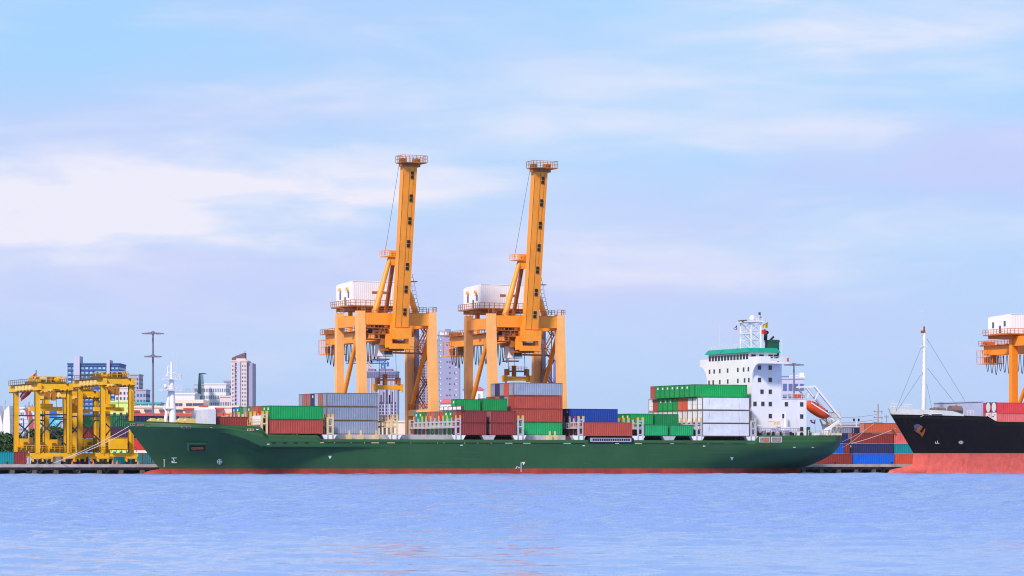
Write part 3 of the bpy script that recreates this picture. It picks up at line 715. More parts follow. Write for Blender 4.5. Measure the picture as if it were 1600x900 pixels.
s, t, z = at(1188, 490, 13); MB().tube((s, t, zr_t), (s, t, z), .05).box(s-.4, s+.1, t, t+.2, z-.3, z+.3).box(s-.1, s+.4, t, t+.2, z-1.2, z-.8).build('wind_vane', M_glass, rm)
s, t, z = at(1221.5, 525, 4); MB().tube((s, t, zw), (s, t, z), .05).build('whip_aerial', M_rail, ship)
s, t, z = at(1124.5, 506, 16); MB().tube((s, t, zr1), (s, t, z), .03).build('whip_aerial', M_rail, ship)
for px, t in ((1112, 18), (1122, 17), (1150, 10)):
    s = S(px, t); MB().tube((s, t, zr1-.1), (s, t, zr1+.9), .06).box(s-.4, s+.5, t-.1, t+.1, zr1+.8, zr1+1.0).build('roof_light', M_rail, ship)
MB().rail([(sf, th0+1, zr1), (sf, thf, zr1)], .9, 1.5, .035).build('roof_railing', M_rail, ship)
# funnel
M_fun = mat('funnel_green', rgb(30, 84, 58), .5); fs = S(1200, 12.5)
MB().prism([(fs, 10.5), (fs+1.9, 10.5), (fs+1.9, 14), (fs, 14)], 'z', zlow, Z(531, fs, 12)).box(fs-.1, fs+2.0, 10.4, 14.1, Z(531, fs, 12)-.5, Z(531, fs, 12)-.2).build('funnel', M_fun, ship)
a = at(1196, 532, 12.5); b_ = at(1196.5, 521, 12.5)
o = MB().tube(a, b_, .42, 10).tube(b_, (b_[0]+.5, b_[1], b_[2]+.4), .42, 10).build('exhaust_pipe', M_black, ship, True)
a = at(1203, 532, 12.5); MB().tube(a, (a[0]+1.0, a[1], a[2]+.9), .26, 8).build('exhaust_pipe', M_black, ship, True)
def flag(pole, pts, mats, nm, parent, label=None, th_=.03, top=True):
    """pts: four (px,py) corners, t depth; rippled cloth made of stripes"""
    (a, b_, c, d_), t, ns = pts; mb = MB(); nx = 8
    def P(i, j):
        u_, v_ = i/nx, j/ns
        x = (a[0]*(1-u_)+b_[0]*u_)*(1-v_)+(d_[0]*(1-u_)+c[0]*u_)*v_; y = (a[1]*(1-u_)+b_[1]*u_)*(1-v_)+(d_[1]*(1-u_)+c[1]*u_)*v_
        tt = t+.18*math.sin(u_*7+v_*1.5); s = S(x, tt); return (s, tt, Z(y, s, tt))
    for i in range(nx):
        for j in range(ns):
            q = [P(i, j), P(i+1, j), P(i+1, j+1), P(i, j+1)]; q2 = [(x, y+th_, z) for x, y, z in q]
            mb.add(q+q2, [(0, 1, 2, 3), (7, 6, 5, 4), (0, 4, 5, 1), (3, 2, 6, 7)], j % len(mats))
    return mb.build(nm, mats, parent)
F_r = mat('flag_red', rgb(215, 40, 40), .8); F_w = mat('flag_white', rgb(230, 230, 235), .8); F_n = mat('flag_navy', rgb(45, 45, 95), .8); F_y = mat('flag_yellow', rgb(205, 180, 20), .8); F_b = mat('flag_blue', rgb(40, 80, 170), .8)
for pts, mats, lb in ((([(1191.5, 508), (1200, 503), (1200, 512), (1192, 512.5)], 11, 1), [F_y], 'small plain yellow signal flag flying from the bridge mast'),
                      (([(1190.5, 515.5), (1196, 514), (1198.5, 521.5), (1189, 522.5)], 11, 1), [F_r], 'small plain red signal flag just below the yellow one'),
                      (([(1146, 514), (1151.5, 508), (1152, 515), (1147, 515.2)], 15, 3), [F_n, F_w, F_r], 'small dark red, white and navy flag left of the radar mast'),
                      (([(1265.5, 656), (1273.5, 656.2), (1273.5, 662.5), (1267, 660.5)], 14, 1), [F_r, F_w], 'red, white and blue ensign flying at the stern')):
    root = hthing('flag', lb, 'flag', 0, 0, 0)
    if 'ensign' in lb:
        flag(None, ([(1265.5, 656), (1269, 656), (1269, 661), (1267, 660.5)], 14, 1), [F_r], 'cloth', root)
        flag(None, ([(1269, 656), (1273.5, 656.2), (1273.5, 659.4), (1269, 659)], 14, 1), [F_w], 'cloth', root)
        flag(None, ([(1269, 659), (1273.5, 659.4), (1273.5, 662.8), (1269, 661)], 14, 1), [F_b], 'cloth', root)
        s = S(1274, 14); MB().tube((s, 14, 8.8), (s, 14, Z(655, s, 14)), .05).build('flagpole', M_rail, root)
    else:
        flag(None, pts, mats, 'cloth', root)
# ---- stern: free-fall lifeboat on its ramp
tl = 12.5
A = Vector(at(1258, 627.5, tl)); Bv = Vector(at(1295.5, 651.5, tl)); ax = (Bv-A).normalized(); up = Vector((0, 1, 0)).cross(ax); up = up if up.z > 0 else -up
Lb = (Bv-A).length
boat = thing('lifeboat', 'enclosed orange lifeboat tilted stern-down on the white ramp', 'lifeboat', W(0, 0, 0), TH)
def bring(f, lo):
    w_ = (1-abs(2*f-1)**2.6)**.6*1.4+.08; c = A+ax*Lb*f; o = []
    for k in range(9):
        a = math.pi*k/8 if not lo else math.pi+math.pi*k/8
        hh_ = (1.15 if not lo else 1.6)*(1-abs(2*f-1)**3)**.7+.05
        o.append(c+Vector((0, w_*math.cos(a), 0))+up*hh_*math.sin(a)*(1.0 if not lo else .95))
    return o
MB().loft([bring(i/14, True) for i in range(15)]).build('boat_hull', M_orange, boat, True)
MB().loft([[p-up*.0 for p in bring(i/14, False)] for i in range(1, 14)]).build('canopy', mat('canopy_red', rgb(226, 84, 44), .5, .3, 2), boat, True)
MB().beam(A+Vector((0, -1.42, 0))+ax*.9+up*.12, Bv+Vector((0, -1.40, 0))-ax*1.0+up*.12, .16, .26).build('fender_strip', M_whs, boat)
mb = MB()
for i in range(5): c = A+ax*Lb*(.25+.13*i)+Vector((0, -1.0, 0))+up*.62; mb.box(c.x-.22, c.x+.22, c.y-.1, c.y, c.z-.15, c.z+.2)
mb.build('boat_window', M_glassb, boat)
mb = MB()
for tt in (tl-2.1, tl+2.1):
    P_ = lambda px, py: Vector(at(px+ (tl-tt)*0, py, tl))+Vector((0, tt-tl, 0))
    mb.beam(P_(1252, 605), P_(1266, 604), .45); mb.beam(P_(1266, 604), P_(1299, 645), .5); mb.beam(P_(1299, 645), P_(1306, 653), .4)
    mb.beam(P_(1252, 605), P_(1264, 620), .35); mb.beam(P_(1272, 613), P_(1266, 626), .2)
    mb.beam(P_(1291, 654), P_(1307, 664), .3); mb.beam(P_(1288, 655), P_(1293, 666), .28, m=1); mb.beam(P_(1296, 646), P_(1303, 680), .3, m=1); mb.beam(P_(1306, 645), P_(1307.5, 680), .26, m=1)
    mb.beam(P_(1293, 666), P_(1289, 681), .28)
for px, py in ((1266, 604), (1299, 645), (1252, 605)): a = Vector(at(px, py, tl)); mb.beam(a+Vector((0, -2.1, 0)), a+Vector((0, 2.1, 0)), .3)
mb.build('lifeboat_ramp', [M_whs, M_cream], ship)
a = at(1288, 674, 9); b_ = at(1311, 658, 9); MB().beam(a, b_, .75, .75, w2=.45, h2=.4).box(a[0]-.8, a[0]+.8, a[1]-.8, a[1]+.8, 8.6, a[2]+.3).build('stern_crane', M_whs, ship)
s_ = [S(1262, 1.5), S(1295, 3)]
MB().rail([(s_[0], 1.2, 8.9), (s_[1]-2, 2.0, 8.9), (S(1314, 8), 8, 8.9), (S(1314, 8), 20, 8.9)], 1.2, 1.5, .05).build('stern_railing', M_rail, ship)
for i in range(22):
    px = 1264+i*2.2; t = random.uniform(3, 9); s = S(px, t); MB().box(s, s+random.uniform(.3, 1.0), t, t+.8, 8, 8.9+random.random()*.9).tube((s-.2, t+.2, 9.1), (s+.8, t+.2, 9.1), .3, 8).build('mooring_gear', random.choice([M_whs, M_grey, M_pg, M_cream]), ship)
MB().box(S(1261, 4), S(1266, 4), 4, 5, 8, Z(667, S(1262, 4), 4)).build('deck_locker', M_fun, ship)
# mooring lines
M_rope = mat('mooring_rope', rgb(215, 200, 195), .8)
def rope(pts, label, r_=.07):
    mb = MB(); a, b_ = Vector(pts[0]), Vector(pts[1]); sag = pts[2]; P_ = []
    for i in range(11):
        f = i/10; p = a.lerp(b_, f); p.z -= sag*4*f*(1-f); P_.append(p)
    mb.path(P_, r_); return tag(mb.build('mooring_line', M_rope), label, 'rope', 'mooring lines')
def wp(px, py, t): s = S(px, t); p = W(s, t, Z(py, s, t)); return p
def qp(px, t=31): return W(S(px, t), t, GZ+.3)
rope((wp(205, 664, 12.6), qp(84), .5), 'upper pale mooring line from the green bow down to the left quay')
rope((wp(216, 665, 11.8), qp(84.5), .6), 'lower pale mooring line from the green bow down to the left quay')
rope((wp(1316, 690, 10), wp(1368, 660, 45), .4), 'upper thin stern line slanting up right from the green ship', .05)
rope((wp(1315, 700, 10), wp(1352, 672, 40), .4), 'lower thin stern line slanting up right from the green ship', .05)
# ================================================================== black ship
M_blk = mat('black_hull_paint', rgb(20, 14, 13), .6, .2, .15, streak=.5, dirt=(62, 42, 34), spec=.2, seam=(8, 2.4, .18))
M_pink = mat('faded_red_boot', rgb(222, 96, 82), .65, .18, .9, streak=1.3, dirt=(176, 50, 42), seam=(5.5, 9, .22))
M_bw = mat('bulwark_white', rgb(226, 220, 212), .5, .08, .6, rust=.5, dirt=(190, 140, 90))
bt = 15.0
bz = [0, 4.9, 15.0]; bs = [S(1426, bt)-.2, S(1427, bt), S(1389, bt)]
btp = [(1389, 14.3), (1493, 13.9), (1538, 13.6), (1541, 13.3), (1545, 12.8), (1549, 12.5), (1553, 12.35), (1700, 12.3)]
bts = [bs[2]]+[S(p, 4) for p, _ in btp[1:]]
HB = Hull(bt, 12, lambda z: interp(z, bz, bs), lambda z: 999, lambda s: interp(s, bts, [z for _, z in btp]), 4.85, 24, 40, 1, 1)
bship = hthing('cargo_ship', 'black hulled cargo ship with faded red bottom entering from the right edge', 'ship')
bm0 = bs[2]+45
stn = [bs[2]+d for d in (0, .1, .4, .9, 1.6, 2.5, 3.6, 5, 6.5, 8, 10, 12, 14, 17, 20)]+bts[1:-1]
x_ = stn[14]+1.5
while x_ < bs[2]+75: stn.append(x_); x_ += 1.5
stn = sorted(set(round(v, 3) for v in stn))
HB.build(stn, lambda s, tp: [-3, -1, 0, 1.2, 2.4, 3.6, 4.85]+[4.85+(tp-4.85)*f for f in (.12, .25, .4, .55, .7, .85, .93, 1)], 'hull', [M_blk, M_pink, M_deck], bship, mid0=bm0)
# white bulwark strip round the forecastle
def strip(H_, sa_, sb_, z0f, z1f, name, mt, par, off=.05):
    mb = MB(); n = 40
    for sg in (-1, 1):
        vs = []
        for i in range(n+1):
            s0_ = sa_+(sb_-sa_)*(i/n)**1.5
            for z in (z0f(s0_), z1f(s0_)):
                s = H_.stem(z)+(s0_-H_.sb)/(bm0-H_.sb)*(bm0-H_.stem(z)); hb = H_.half(s, min(z, 15), ztop=H_.top(s0_))+off
                vs.append((s, H_.tc+sg*hb, z)); vs.append((s, H_.tc+sg*max(hb-.15, 0), z))
        o = []
        for i in range(n):
            a = i*4; b_ = a+4
            o += [(a, b_, b_+2, a+2), (a+3, b_+3, b_+1, a+1), (a+2, b_+2, b_+3, a+3)]
        mb.add(vs, o)
    return mb.build(name, mt, par, True)
s_e = S(1501, 5); s_c = S(1488, 5)
strip(HB, bs[2], s_e, lambda s: HB.top(s)-.25+.1, lambda s: interp(s, [bs[2], S(1440, 10), s_c, s_e], [15.6, 15.2, 14.9, 14.1]), 'bulwark', M_bw, bship)
# bulb
s0, s1 = S(1387, bt), S(1445, bt); mb = MB(); rings = []
for i in range(15):
    f = i/14; r_ = (1-(1-f)**2.3)**.5+.02; lift = .9*sm(.35, 1, f)
    rings.append([(s0+(s1-s0)*f, bt+1.7*r_*math.cos(a), .1+lift*.8+1.6*r_*math.sin(a)*(1+lift*.35)) for a in [2*math.pi*k/16 for k in range(16)]])
mb.loft(rings); mb.build('bulbous_bow', mat('bulb_red_algae', rgb(216, 92, 78), .65, .25, .5, rust=1.4, dirt=(126, 104, 74)), bship, True)
def hb(px, py): return onhull(px, py, HB)
s, t, z = hb(1437, 671)
def poly(cx, cy, pts, nm, mt, d=.15, par=bship): return decal(cx, cy, [pts], nm, mt, par, HB, d)
poly(1433, 667, [(6*math.cos(a), 4.5*math.sin(a)) for a in [2*math.pi*k/12 for k in range(12)]], 'hawse_pipe', mat('hawse_grey', rgb(84, 88, 120), .5), .12)
decal(1435, 673, [[(-9, -2), (-4, -1), (3, -8), (5, -6), (0, 2), (4, 4), (9, -3), (7, 5), (4, 10), (2, 6), (-5, 2)]], 'anchor', M_rust, bship, HB, .55)
decal(1464, 691, [rc(-3, 1.2, 3.5, 2), rc(-3, -1, -2.2, 2), rc(.4, -2.5, 1.1, 1)], 'bulbous_bow_mark', M_bw, bship, HB)
decal(1501.5, 691.3, [[(3.6*math.cos(a), 2.6*math.sin(a)) for a in [2*math.pi*k/16 for k in range(16)]]], 'thruster_mark', M_mark, bship, HB)
decal(1501.5, 691.3, [rc(-2.6, -1.4, -.7, -.4), rc(.7, -1.4, 2.6, -.4), rc(-2.6, .5, -.7, 1.4), rc(.7, .5, 2.6, 1.4)], 'thruster_mark', M_black, bship, HB, .12)
for a, b_ in ((1440, 1451), (1454, 1472)): decal((a+b_)/2, 647.8, [rc(-(b_-a)/2, -1.1, (b_-a)/2, 1.1)], 'fairlead', M_bw, bship, HB, .16); decal((a+b_)/2, 647.9, [rc(-(b_-a)/2+1, -.6, (b_-a)/2-1, .6)], 'fairlead_opening_shade', M_black, bship, HB, .22)
# anchor on the far side of the stem
an = poly(1400, 672, [(-1, -3), (2, 2), (6, 8), (3, 9), (-1, 4), (-4, 3), (-3, 0)], 'anchor', M_rust)
for v_ in an.data.vertices: v_.co.y += 1.2; v_.co.x -= .0
# mast, stays
s = S(1446.5, bt); zt = Z(514, s, bt); zb_ = 12
M_mast = mat('mast_white', rgb(232, 228, 226), .5, .05, .5, rust=.35, dirt=(200, 160, 120))
o = MB().tube((s-.6, bt, zb_), (s-.35, bt, zt-1), .62, 12, .38).build('mast', M_mast, bship, True)
MB().box(s-1.3, s-.2, bt-.2, bt+.2, zt-1, zt-.4).box(s-.6, s-.3, bt-.15, bt+.15, zt-.4, zt+.6).build('masthead_light', M_rust, o)
mb = MB()
for i in range(18): z = 16+i*1.35; mb.box(s-1.1, s-.9, bt-.25, bt+.25, z, z+.1)
mb.box(s-1.2, s-.7, bt-.3, bt+.3, 24, 24.2).box(s-1.4, s+.4, bt-.4, bt+.4, 30.5, 30.7); mb.build('mast_ladder', M_mast, o)
mb = MB()
for (x1, y1), (x2, y2) in (((1445, 529), (1400, 641)), ((1446, 575), (1402, 641)), ((1448, 529), (1518, 643)), ((1449, 575), (1508, 650)), ((1448, 600), (1456, 638))):
    ss, s2 = S(x1, bt), S(x2, bt-2); mb.tube((ss, bt, Z(y1, ss, bt)), (s2, bt-2, Z(y2, s2, bt-2)), .045, 5)
mb.build('stay_wire', mat('wire_steel', rgb(90, 110, 125), .5), bship)
MB().rail([(bs[2]+.5, bt, 15.5), (bs[2]+4.5, bt-3.2, 15.3)], 1.2, .9, .05).box(bs[2]+1, bs[2]+1.15, bt-.1, bt, 15, 17.5).build('bow_railing', M_rail, bship)
mb = MB()
for px, w_, h_, t in ((1454, 1.6, 1.0, 9), (1459, 1.4, 1.2, 10), (1466, 1.8, 1.1, 9), (1484, 2.2, 1.6, 8), (1490, 2.0, 1.5, 8)):
    s_ = S(px, t); MB().tube((s_, t, 14.6+h_*.3), (s_+w_, t, 14.6+h_*.3), h_*.75, 10).build('mooring_winch', mat('winch_rusty', rgb(120, 104, 100), .6, .3, 2, rust=.5), bship, True)
MB().box(S(1494, 7), S(1496, 7), 7, 7.6, 14, 16.3).build('winch_motor', M_orange, bship)
MB().rail([(S(1512, 4.5), 4.5, 13.8), (S(1521, 4.2), 4.2, 13.8)], 1.3, .8, .06).build('deck_frame', M_bw, bship)
a, b_ = S(1453, 8), S(1536.5, 4.5)
M_brk = mat('pale_grey_breakwater', rgb(178, 182, 214), .5, .04, .3)
MB().box(b_-.6, b_, 4.6, 26, 12.6, Z(627, b_, 5)).build('breakwater', M_brk, bship)
MB().box(b_-.75, b_-.62, 5.2, 5.5, 12.8, Z(629, b_, 5)).box(b_-.75, b_-.62, 9, 9.3, 12.8, Z(629, b_, 5)).box(b_-.8, b_+.1, 4.5, 26.1, Z(628.2, b_, 5)+.02, Z(627.2, b_, 5)+.1).build('breakwater_rib', M_brk, bship)
# containers on the black ship
s0 = S(1557.5, 4.3); z0 = Z(662, s0, 4.3); z1 = Z(645.8, s0, 4.3); z2 = Z(628.5, s0, 4.3)
def ovals(o, z):
    MB().box(-.02, .03, .16, CW-.16, .18, 2.7).build('end_panel', mat('navy_end', rgb(40, 44, 110), .4), o)
    m_ = MB(); m_.prism([(CW/2+.92*math.cos(a), 1.45+1.2*math.sin(a)) for a in [2*math.pi*k/24 for k in range(24)]], 'x', -.05, -.02); m_.build('white_oval', M_mark, o)
def marks(o):
    MB().box(-.02, .03, .16, CW-.16, .18, 2.7).build('end_panel', M_whs, o)
    MB().box(-.04, -.02, .5, 1.1, 2.0, 2.25).box(-.04, -.02, 1.4, 2.0, .9, 1.15).build('orange_marking', mat('orange_marking', rgb(230, 110, 60), .5), o); MB().box(-.04, -.02, 1.3, 1.9, 1.6, 1.9).build('navy_marking', F_n, o)
for j in range(3):
    row = ('nearest the water', 'second from the water', 'third from the water')[j]
    o = container('P', s0, 4.3+j*PITCH, z1, 12.19, z2-z1-.03, 'upper red container with oval-marked end on the black ship, %s' % row, 'containers on the black ship', rods=False, lab=False)
    if j < 2: ovals(o, z1)
    o = container('p', s0, 4.3+j*PITCH, z0, 12.19, z1-z0-.03, 'lower faded red container with white end on the black ship, %s' % row, 'containers on the black ship', rods=False, lab=False)
    if j < 2: marks(o)
rope((wp(1443, 649, 8.5), wp(1330, 693, 36), .6), 'pale line from the black bow down left across the maroon containers', .07)

# ================================================================== ship-to-shore cranes
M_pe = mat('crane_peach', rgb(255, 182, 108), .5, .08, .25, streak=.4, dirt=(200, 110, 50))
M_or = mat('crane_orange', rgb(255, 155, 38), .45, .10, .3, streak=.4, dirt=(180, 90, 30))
M_dk = mat('crane_brown_steel', rgb(176, 102, 38), .6, .3, .8, rust=.5, dirt=(104, 68, 38))  # brownish steel of machinery and railings
M_yo = mat('spreader_yellow', rgb(245, 168, 10), .5, .1, .6)
M_house = mat('machinery_house_white', rgb(244, 238, 242), .55, .03, .3)
M_shaft = mat('lift_shaft_grey', rgb(140, 138, 168), .6)
M_cable = mat('black_cable', rgb(30, 30, 38), .7)
M_cab = mat('cab_green_glass', rgb(40, 66, 62), .1)
def sts(name, label, s0, mats, t1=34.2, t2=47.5, hw=8.8, spz=20.0, boomup=True, zl=37.3, backreach=77, house=(47.2, 58, 5.6, 39.2, 44.9), group='tall quay cranes', hoods=True):
    pe, orr, dk = mats
    root = hthing(name, label, 'crane', s0, 0, 0, group)
    def part(nm, mb, m_, par=root, smooth=False): return mb.build(nm, m_, par, smooth)
    # legs: landward straight, waterside splayed outwards at the foot
    for u in (-hw, hw):
        part('waterside_leg', MB().beam((u, t1-1.9, GZ+1.6), (u, t1, zl), 2.1, 1.7, w2=1.9, h2=1.6), pe)
        part('landside_leg', MB().beam((u, t2, GZ+1.6), (u, t2, zl), 1.75, 1.5), pe)
        part('side_beam', MB().beam((u, t1, zl-2.3), (u, t2, zl-2.3), 1.2, 2.5), orr)
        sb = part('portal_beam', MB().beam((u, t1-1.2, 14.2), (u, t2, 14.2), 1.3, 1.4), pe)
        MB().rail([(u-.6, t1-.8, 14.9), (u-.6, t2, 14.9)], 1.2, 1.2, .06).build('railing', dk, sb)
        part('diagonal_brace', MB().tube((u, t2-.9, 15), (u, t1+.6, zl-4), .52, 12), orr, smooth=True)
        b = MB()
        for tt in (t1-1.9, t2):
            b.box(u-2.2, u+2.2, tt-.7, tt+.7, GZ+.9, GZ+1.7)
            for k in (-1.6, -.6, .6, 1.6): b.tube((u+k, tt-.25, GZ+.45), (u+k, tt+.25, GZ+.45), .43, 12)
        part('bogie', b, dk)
    part('waterside_top_beam', MB().beam((-hw+.9, t1, zl-1.8), (hw-.9, t1, zl-1.8), 1.5, 2.7), orr)
    part('landside_top_beam', MB().beam((-hw+.8, t2, zl-1.8), (hw-.8, t2, zl-1.8), 1.3, 2.4), orr)
    part('bottom_beam', MB().beam((-hw+.8, t2, 8), (hw-.8, t2, 8), 1.2, 1.2), pe)
    for u, tt in ((-hw, t1), (hw, t1), (-hw, t2), (hw, t2)):
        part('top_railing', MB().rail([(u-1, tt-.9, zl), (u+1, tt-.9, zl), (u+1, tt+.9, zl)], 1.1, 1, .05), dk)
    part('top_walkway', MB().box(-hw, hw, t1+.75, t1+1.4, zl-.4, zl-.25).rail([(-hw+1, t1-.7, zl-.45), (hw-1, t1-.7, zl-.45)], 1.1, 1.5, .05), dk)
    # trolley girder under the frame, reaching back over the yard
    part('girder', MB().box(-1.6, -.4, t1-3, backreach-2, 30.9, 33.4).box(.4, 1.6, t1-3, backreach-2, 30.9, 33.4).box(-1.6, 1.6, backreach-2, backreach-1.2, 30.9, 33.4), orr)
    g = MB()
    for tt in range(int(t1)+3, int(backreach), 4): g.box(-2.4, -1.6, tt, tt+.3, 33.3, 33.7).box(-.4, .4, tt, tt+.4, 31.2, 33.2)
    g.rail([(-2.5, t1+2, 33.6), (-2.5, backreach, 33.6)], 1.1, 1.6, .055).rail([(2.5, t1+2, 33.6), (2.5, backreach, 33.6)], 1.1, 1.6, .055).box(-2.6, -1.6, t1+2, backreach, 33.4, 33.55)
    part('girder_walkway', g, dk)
    for bx in ((-2, 2, t1+.8, t1+1.6, 33.4, zl-3), (-2, 2, t2-.4, t2+.4, 33.4, zl-2.8), (-2.3, 2.3, t1-3.2, t1-2.2, 31.5, 34.6)): part('girder_hanger', MB().box(*bx), orr)
    for bx in ((-1.9, -1.2, backreach-3.6, backreach-1.6, 28.8, 30.6), (.4, 1.2, backreach-3, backreach-1.2, 28.8, 31), (-2.0, 1.0, backreach-2.6, backreach-1.2, 33.5, 34.6), (-.6, .2, backreach-4, backreach-3.2, 28.8, 30.2)): part('end_machinery', MB().box(*bx), dk)
    if boomup:
        rr_ = random.Random(5)
        for i in range(16):
            u = rr_.uniform(-7.2, -1.8); tt = rr_.uniform(t1-1, t1+4); z = rr_.choice((31.2, 32.2, 33.6)); part('hoist_machinery', MB().box(u, u+rr_.uniform(.3, 1.1), tt, tt+.6, z, z+rr_.uniform(.5, 1.7)), rr_.choice((dk, orr, M_cable)))
        for z in (31.0, 33.5): part('machinery_platform', MB().box(-7.4, -1.8, t1-.6, t1+4.5, z-.15, z).rail([(-7.4, t1-.6, z), (-1.8, t1-.6, z)], 1.1, .9, .05), dk)
    c = MB().box(-2.6, 2.6, backreach-4.4, backreach+.6, 28.6, 28.8)
    c.rail([(-2.6, backreach-4.4, 28.8), (-2.6, backreach+.6, 28.8), (2.6, backreach+.6, 28.8), (2.6, backreach-4.4, 28.8), (-2.6, backreach-4.4, 28.8)], 3.4, 1.6, .06)
    part('end_platform', c, orr)
    fe = MB(); tt = backreach-3; k = 0
    while tt > t1+6:
        d = 1.5; n = 8; dep = 4.0+(k % 3)*.5
        for off in (0,):
            pts = [(-2.0+off, tt-d*i/n, 30.6-dep*math.sin(math.pi*i/n)**.7) for i in range(n+1)]; fe.path(pts, .10, 4)
        tt -= d+.55; k += 1
    part('festoon_cable', fe, M_cable)
    # machinery house
    h0, h1, hu, hz0, hz1 = house
    ho = part('machinery_house', MB().prism([(h0, hz0), (h1, hz0), (h1, hz1-.7), (h1-1, hz1-.4), (h0+.3, hz1), (h0, hz1-.1)][::-1], 'x', -hu, hu), M_house)
    rb = MB(); x = -hu+.35
    while x < hu: rb.box(x, x+.08, h0-.05, h0, hz0+.1, hz1-.2); x += .5
    rb.box(-hu-.05, hu+.05, h0-.08, h0+.0, hz1-.12, hz1+.06)
    rb.build('wall_rib', M_house, ho)
    hm = hz0-39.2
    for tt, zz_, ww, hh in ((h0+2.2, 41.8+hm, .9, 1.4), (h0+7.6, 41.6+hm, .9, 1.5), (h0+4.4, 40.4+hm, .9, 1.9)): MB().box(-hu-.05, -hu+.02, tt, tt+ww, zz_-hh/2, zz_+hh/2).build('window', mat('house_window', rgb(92, 88, 98), .3), ho)
    for tt in (h0+2.4, h0+7.2) if hoods else (): MB().prism([(tt, 42.85+hm), (tt+1.2, 42.85+hm), (tt+.6, 43.55+hm)], 'x', -hu-.5, -hu).build('vent_hood', orr, ho)
    for u in (-.8, 2.0): MB().box(u, u+1.5, h0-.06, h0+.02, 42+hm, 42.6+hm).build('vent', dk, ho)
    p = MB().box(-hu-1, hu+1.5, h0-1.4, h1+.9, hz0-.3, hz0-.02).box(-hu, hu, h0, h1, hz0-1.1, hz0-.3)
    p.rail([(-hu-1, h1+.9, hz0), (-hu-1, h0-1.4, hz0), (hu+1.5, h0-1.4, hz0)], 1.2, 1.3, .06)
    part('house_platform', p, dk)
    for u in (-3.2, 2.4):
        for tt in (h0+1, h1-2.5): part('house_post', MB().box(u, u+.8, tt, tt+1, 33.4, hz0-1), orr)
    # apex frame and boom
    za = 50.2
    for q, (u, r_) in enumerate(((-5.2, .72), (5.2, .72))): part('apex_leg', MB().tube((u, t1+.2, zl-.6), (u*.13, t1+1.6, za), r_, 12, .5), orr, smooth=True)
    part('apex_backstay', MB().tube((.3, t1+1.8, za), (2.6, t2, zl-.8), .5, 10), dk, smooth=True)
    part('apex_platform', MB().box(-2.6, .6, t1+.6, t1+3.4, za-.3, za-.1).rail([(-2.6, t1+.6, za), (-2.6, t1+3.4, za)], 1.1, .9, .05).rail([(-2.6, t1+.6, za), (.6, t1+.6, za)], 1.1, .9, .05).box(-.7, .7, t1+1, t1+2.6, za-2.2, za+1.2).tube((-2.2, t1+1, za), (-2.2, t1+1, za+2.4), .05), orr)
    if boomup:
        tb0, tb1, zb0, zb1 = t1-3.6, t1-9.0, 33.6, 70.6; wv = 2.0
        def ringb(tt, z): return [(-1.65, tt, z), (1.65, tt, z), (1.65, tt+wv, z), (-1.65, tt+wv, z)]
        bo = part('boom', MB().loft([ringb(tb0, zb0), ringb(tb1, zb1)]), orr)
        def bp_(z, du, dt=-.02): f = (z-zb0)/(zb1-zb0); return Vector((du, tb0+(tb1-tb0)*f+dt, z))
        MB().beam(bp_(zb0+.1, -.1), bp_(zb1-1, -.1), .1, .05).beam(bp_(zb0+.1, -1.6), bp_(zb1-1, -1.6), .08, .06).beam(bp_(zb0+15, .35+.3), bp_(zb1-1, .95), .06, .05).build('seam_plate', dk, bo)
        for i in range(7):
            z = zb0+3.0+i*5.15
            for dz in (0, .9):
                if z+dz < zb1-1: c = bp_(z+dz, .55); MB().box(c.x-.38, c.x+.38, c.y-.1, c.y+.1, c.z-.34, c.z+.34).build('floodlight', M_black, bo)  # black boxes standing for the paired dark holes in the boom
        c = bp_(zb1, 0, 0)
        MB().box(-2.6, 3.6, c.y-1.2, c.y+2.6, zb1, zb1+.2).box(-2.2, -1.2, c.y-.4, c.y+1.4, zb1+.2, zb1+1.0).box(1.0, 2.2, c.y-.4, c.y+1.6, zb1+.2, zb1+1.1).box(-2.3, 2.4, c.y, c.y+1.6, zb1-.8, zb1).rail([(-2.6, c.y-1.2, zb1+.2), (3.6, c.y-1.2, zb1+.2), (3.6, c.y+2.6, zb1+.2), (-2.6, c.y+2.6, zb1+.2), (-2.6, c.y-1.2, zb1+.2)], 1.5, .95, .045).build('tip_platform', dk, bo)
        MB().tube((-2.2, c.y+1.5, zb1-.2), (-1.9, t1+2, za+.5), .04, 4).tube((2.1, c.y+1.5, zb1-.2), (2.0, t1-.5, zl+2), .04, 4).build('hoist_rope', M_cable, bo)
        part('boom_hinge', MB().prism([(-2.2, 30.9), (-1.5, 30.7), (2.2, 31.0), (2.2, 33.3), (-1.5, 33.4), (-2.2, 33.1)], 'y', t1-4.2, t1-1.2).box(-3.2, -1.9, t1-2.6, t1-1.2, 28.9, 32).box(-2.6, 2.0, t1-3.6, t1-2.2, 28.6, 29.8).box(1.0, 1.8, t1-3.4, t1-2.2, 29.6, 31), orr)
        part('hinge_machinery', MB().box(-3.6, 1.2, t1-2.1, t1+1.2, 28.2, 28.7).box(-4.6, -2.6, t1-1.8, t1+2, 31.9, 32.15).rail([(-4.6, t1-1.8, 32.1), (-2.6, t1-1.8, 32.1)], 1.2, .8, .06).box(-4, -2.4, t1-1, t1+.8, 29.5, 31).box(1.9, 3.2, t1-3, t1-1.8, 31.4, 33.2), dk)
    # trolley, cab, spreader
    tr = t1+5
    part('trolley', MB().box(-3.1, 3.1, tr-3, tr+3, 30.1, 30.8).box(-2.9, -2, tr-3.1, tr+3.1, 29.7, 30.2).box(2, 2.9, tr-3.1, tr+3.1, 29.7, 30.2).box(-3.3, 3.3, tr-2, tr+2.4, 33.5, 35).rail([(-3.1, tr-3, 30.8), (3.1, tr-3, 30.8)], 1.1, 1, .06), dk)
    cb = part('operator_cab', MB().box(-3.8, -2.4, tr-3.9, tr-1.7, 27.2, 29.7), M_house)
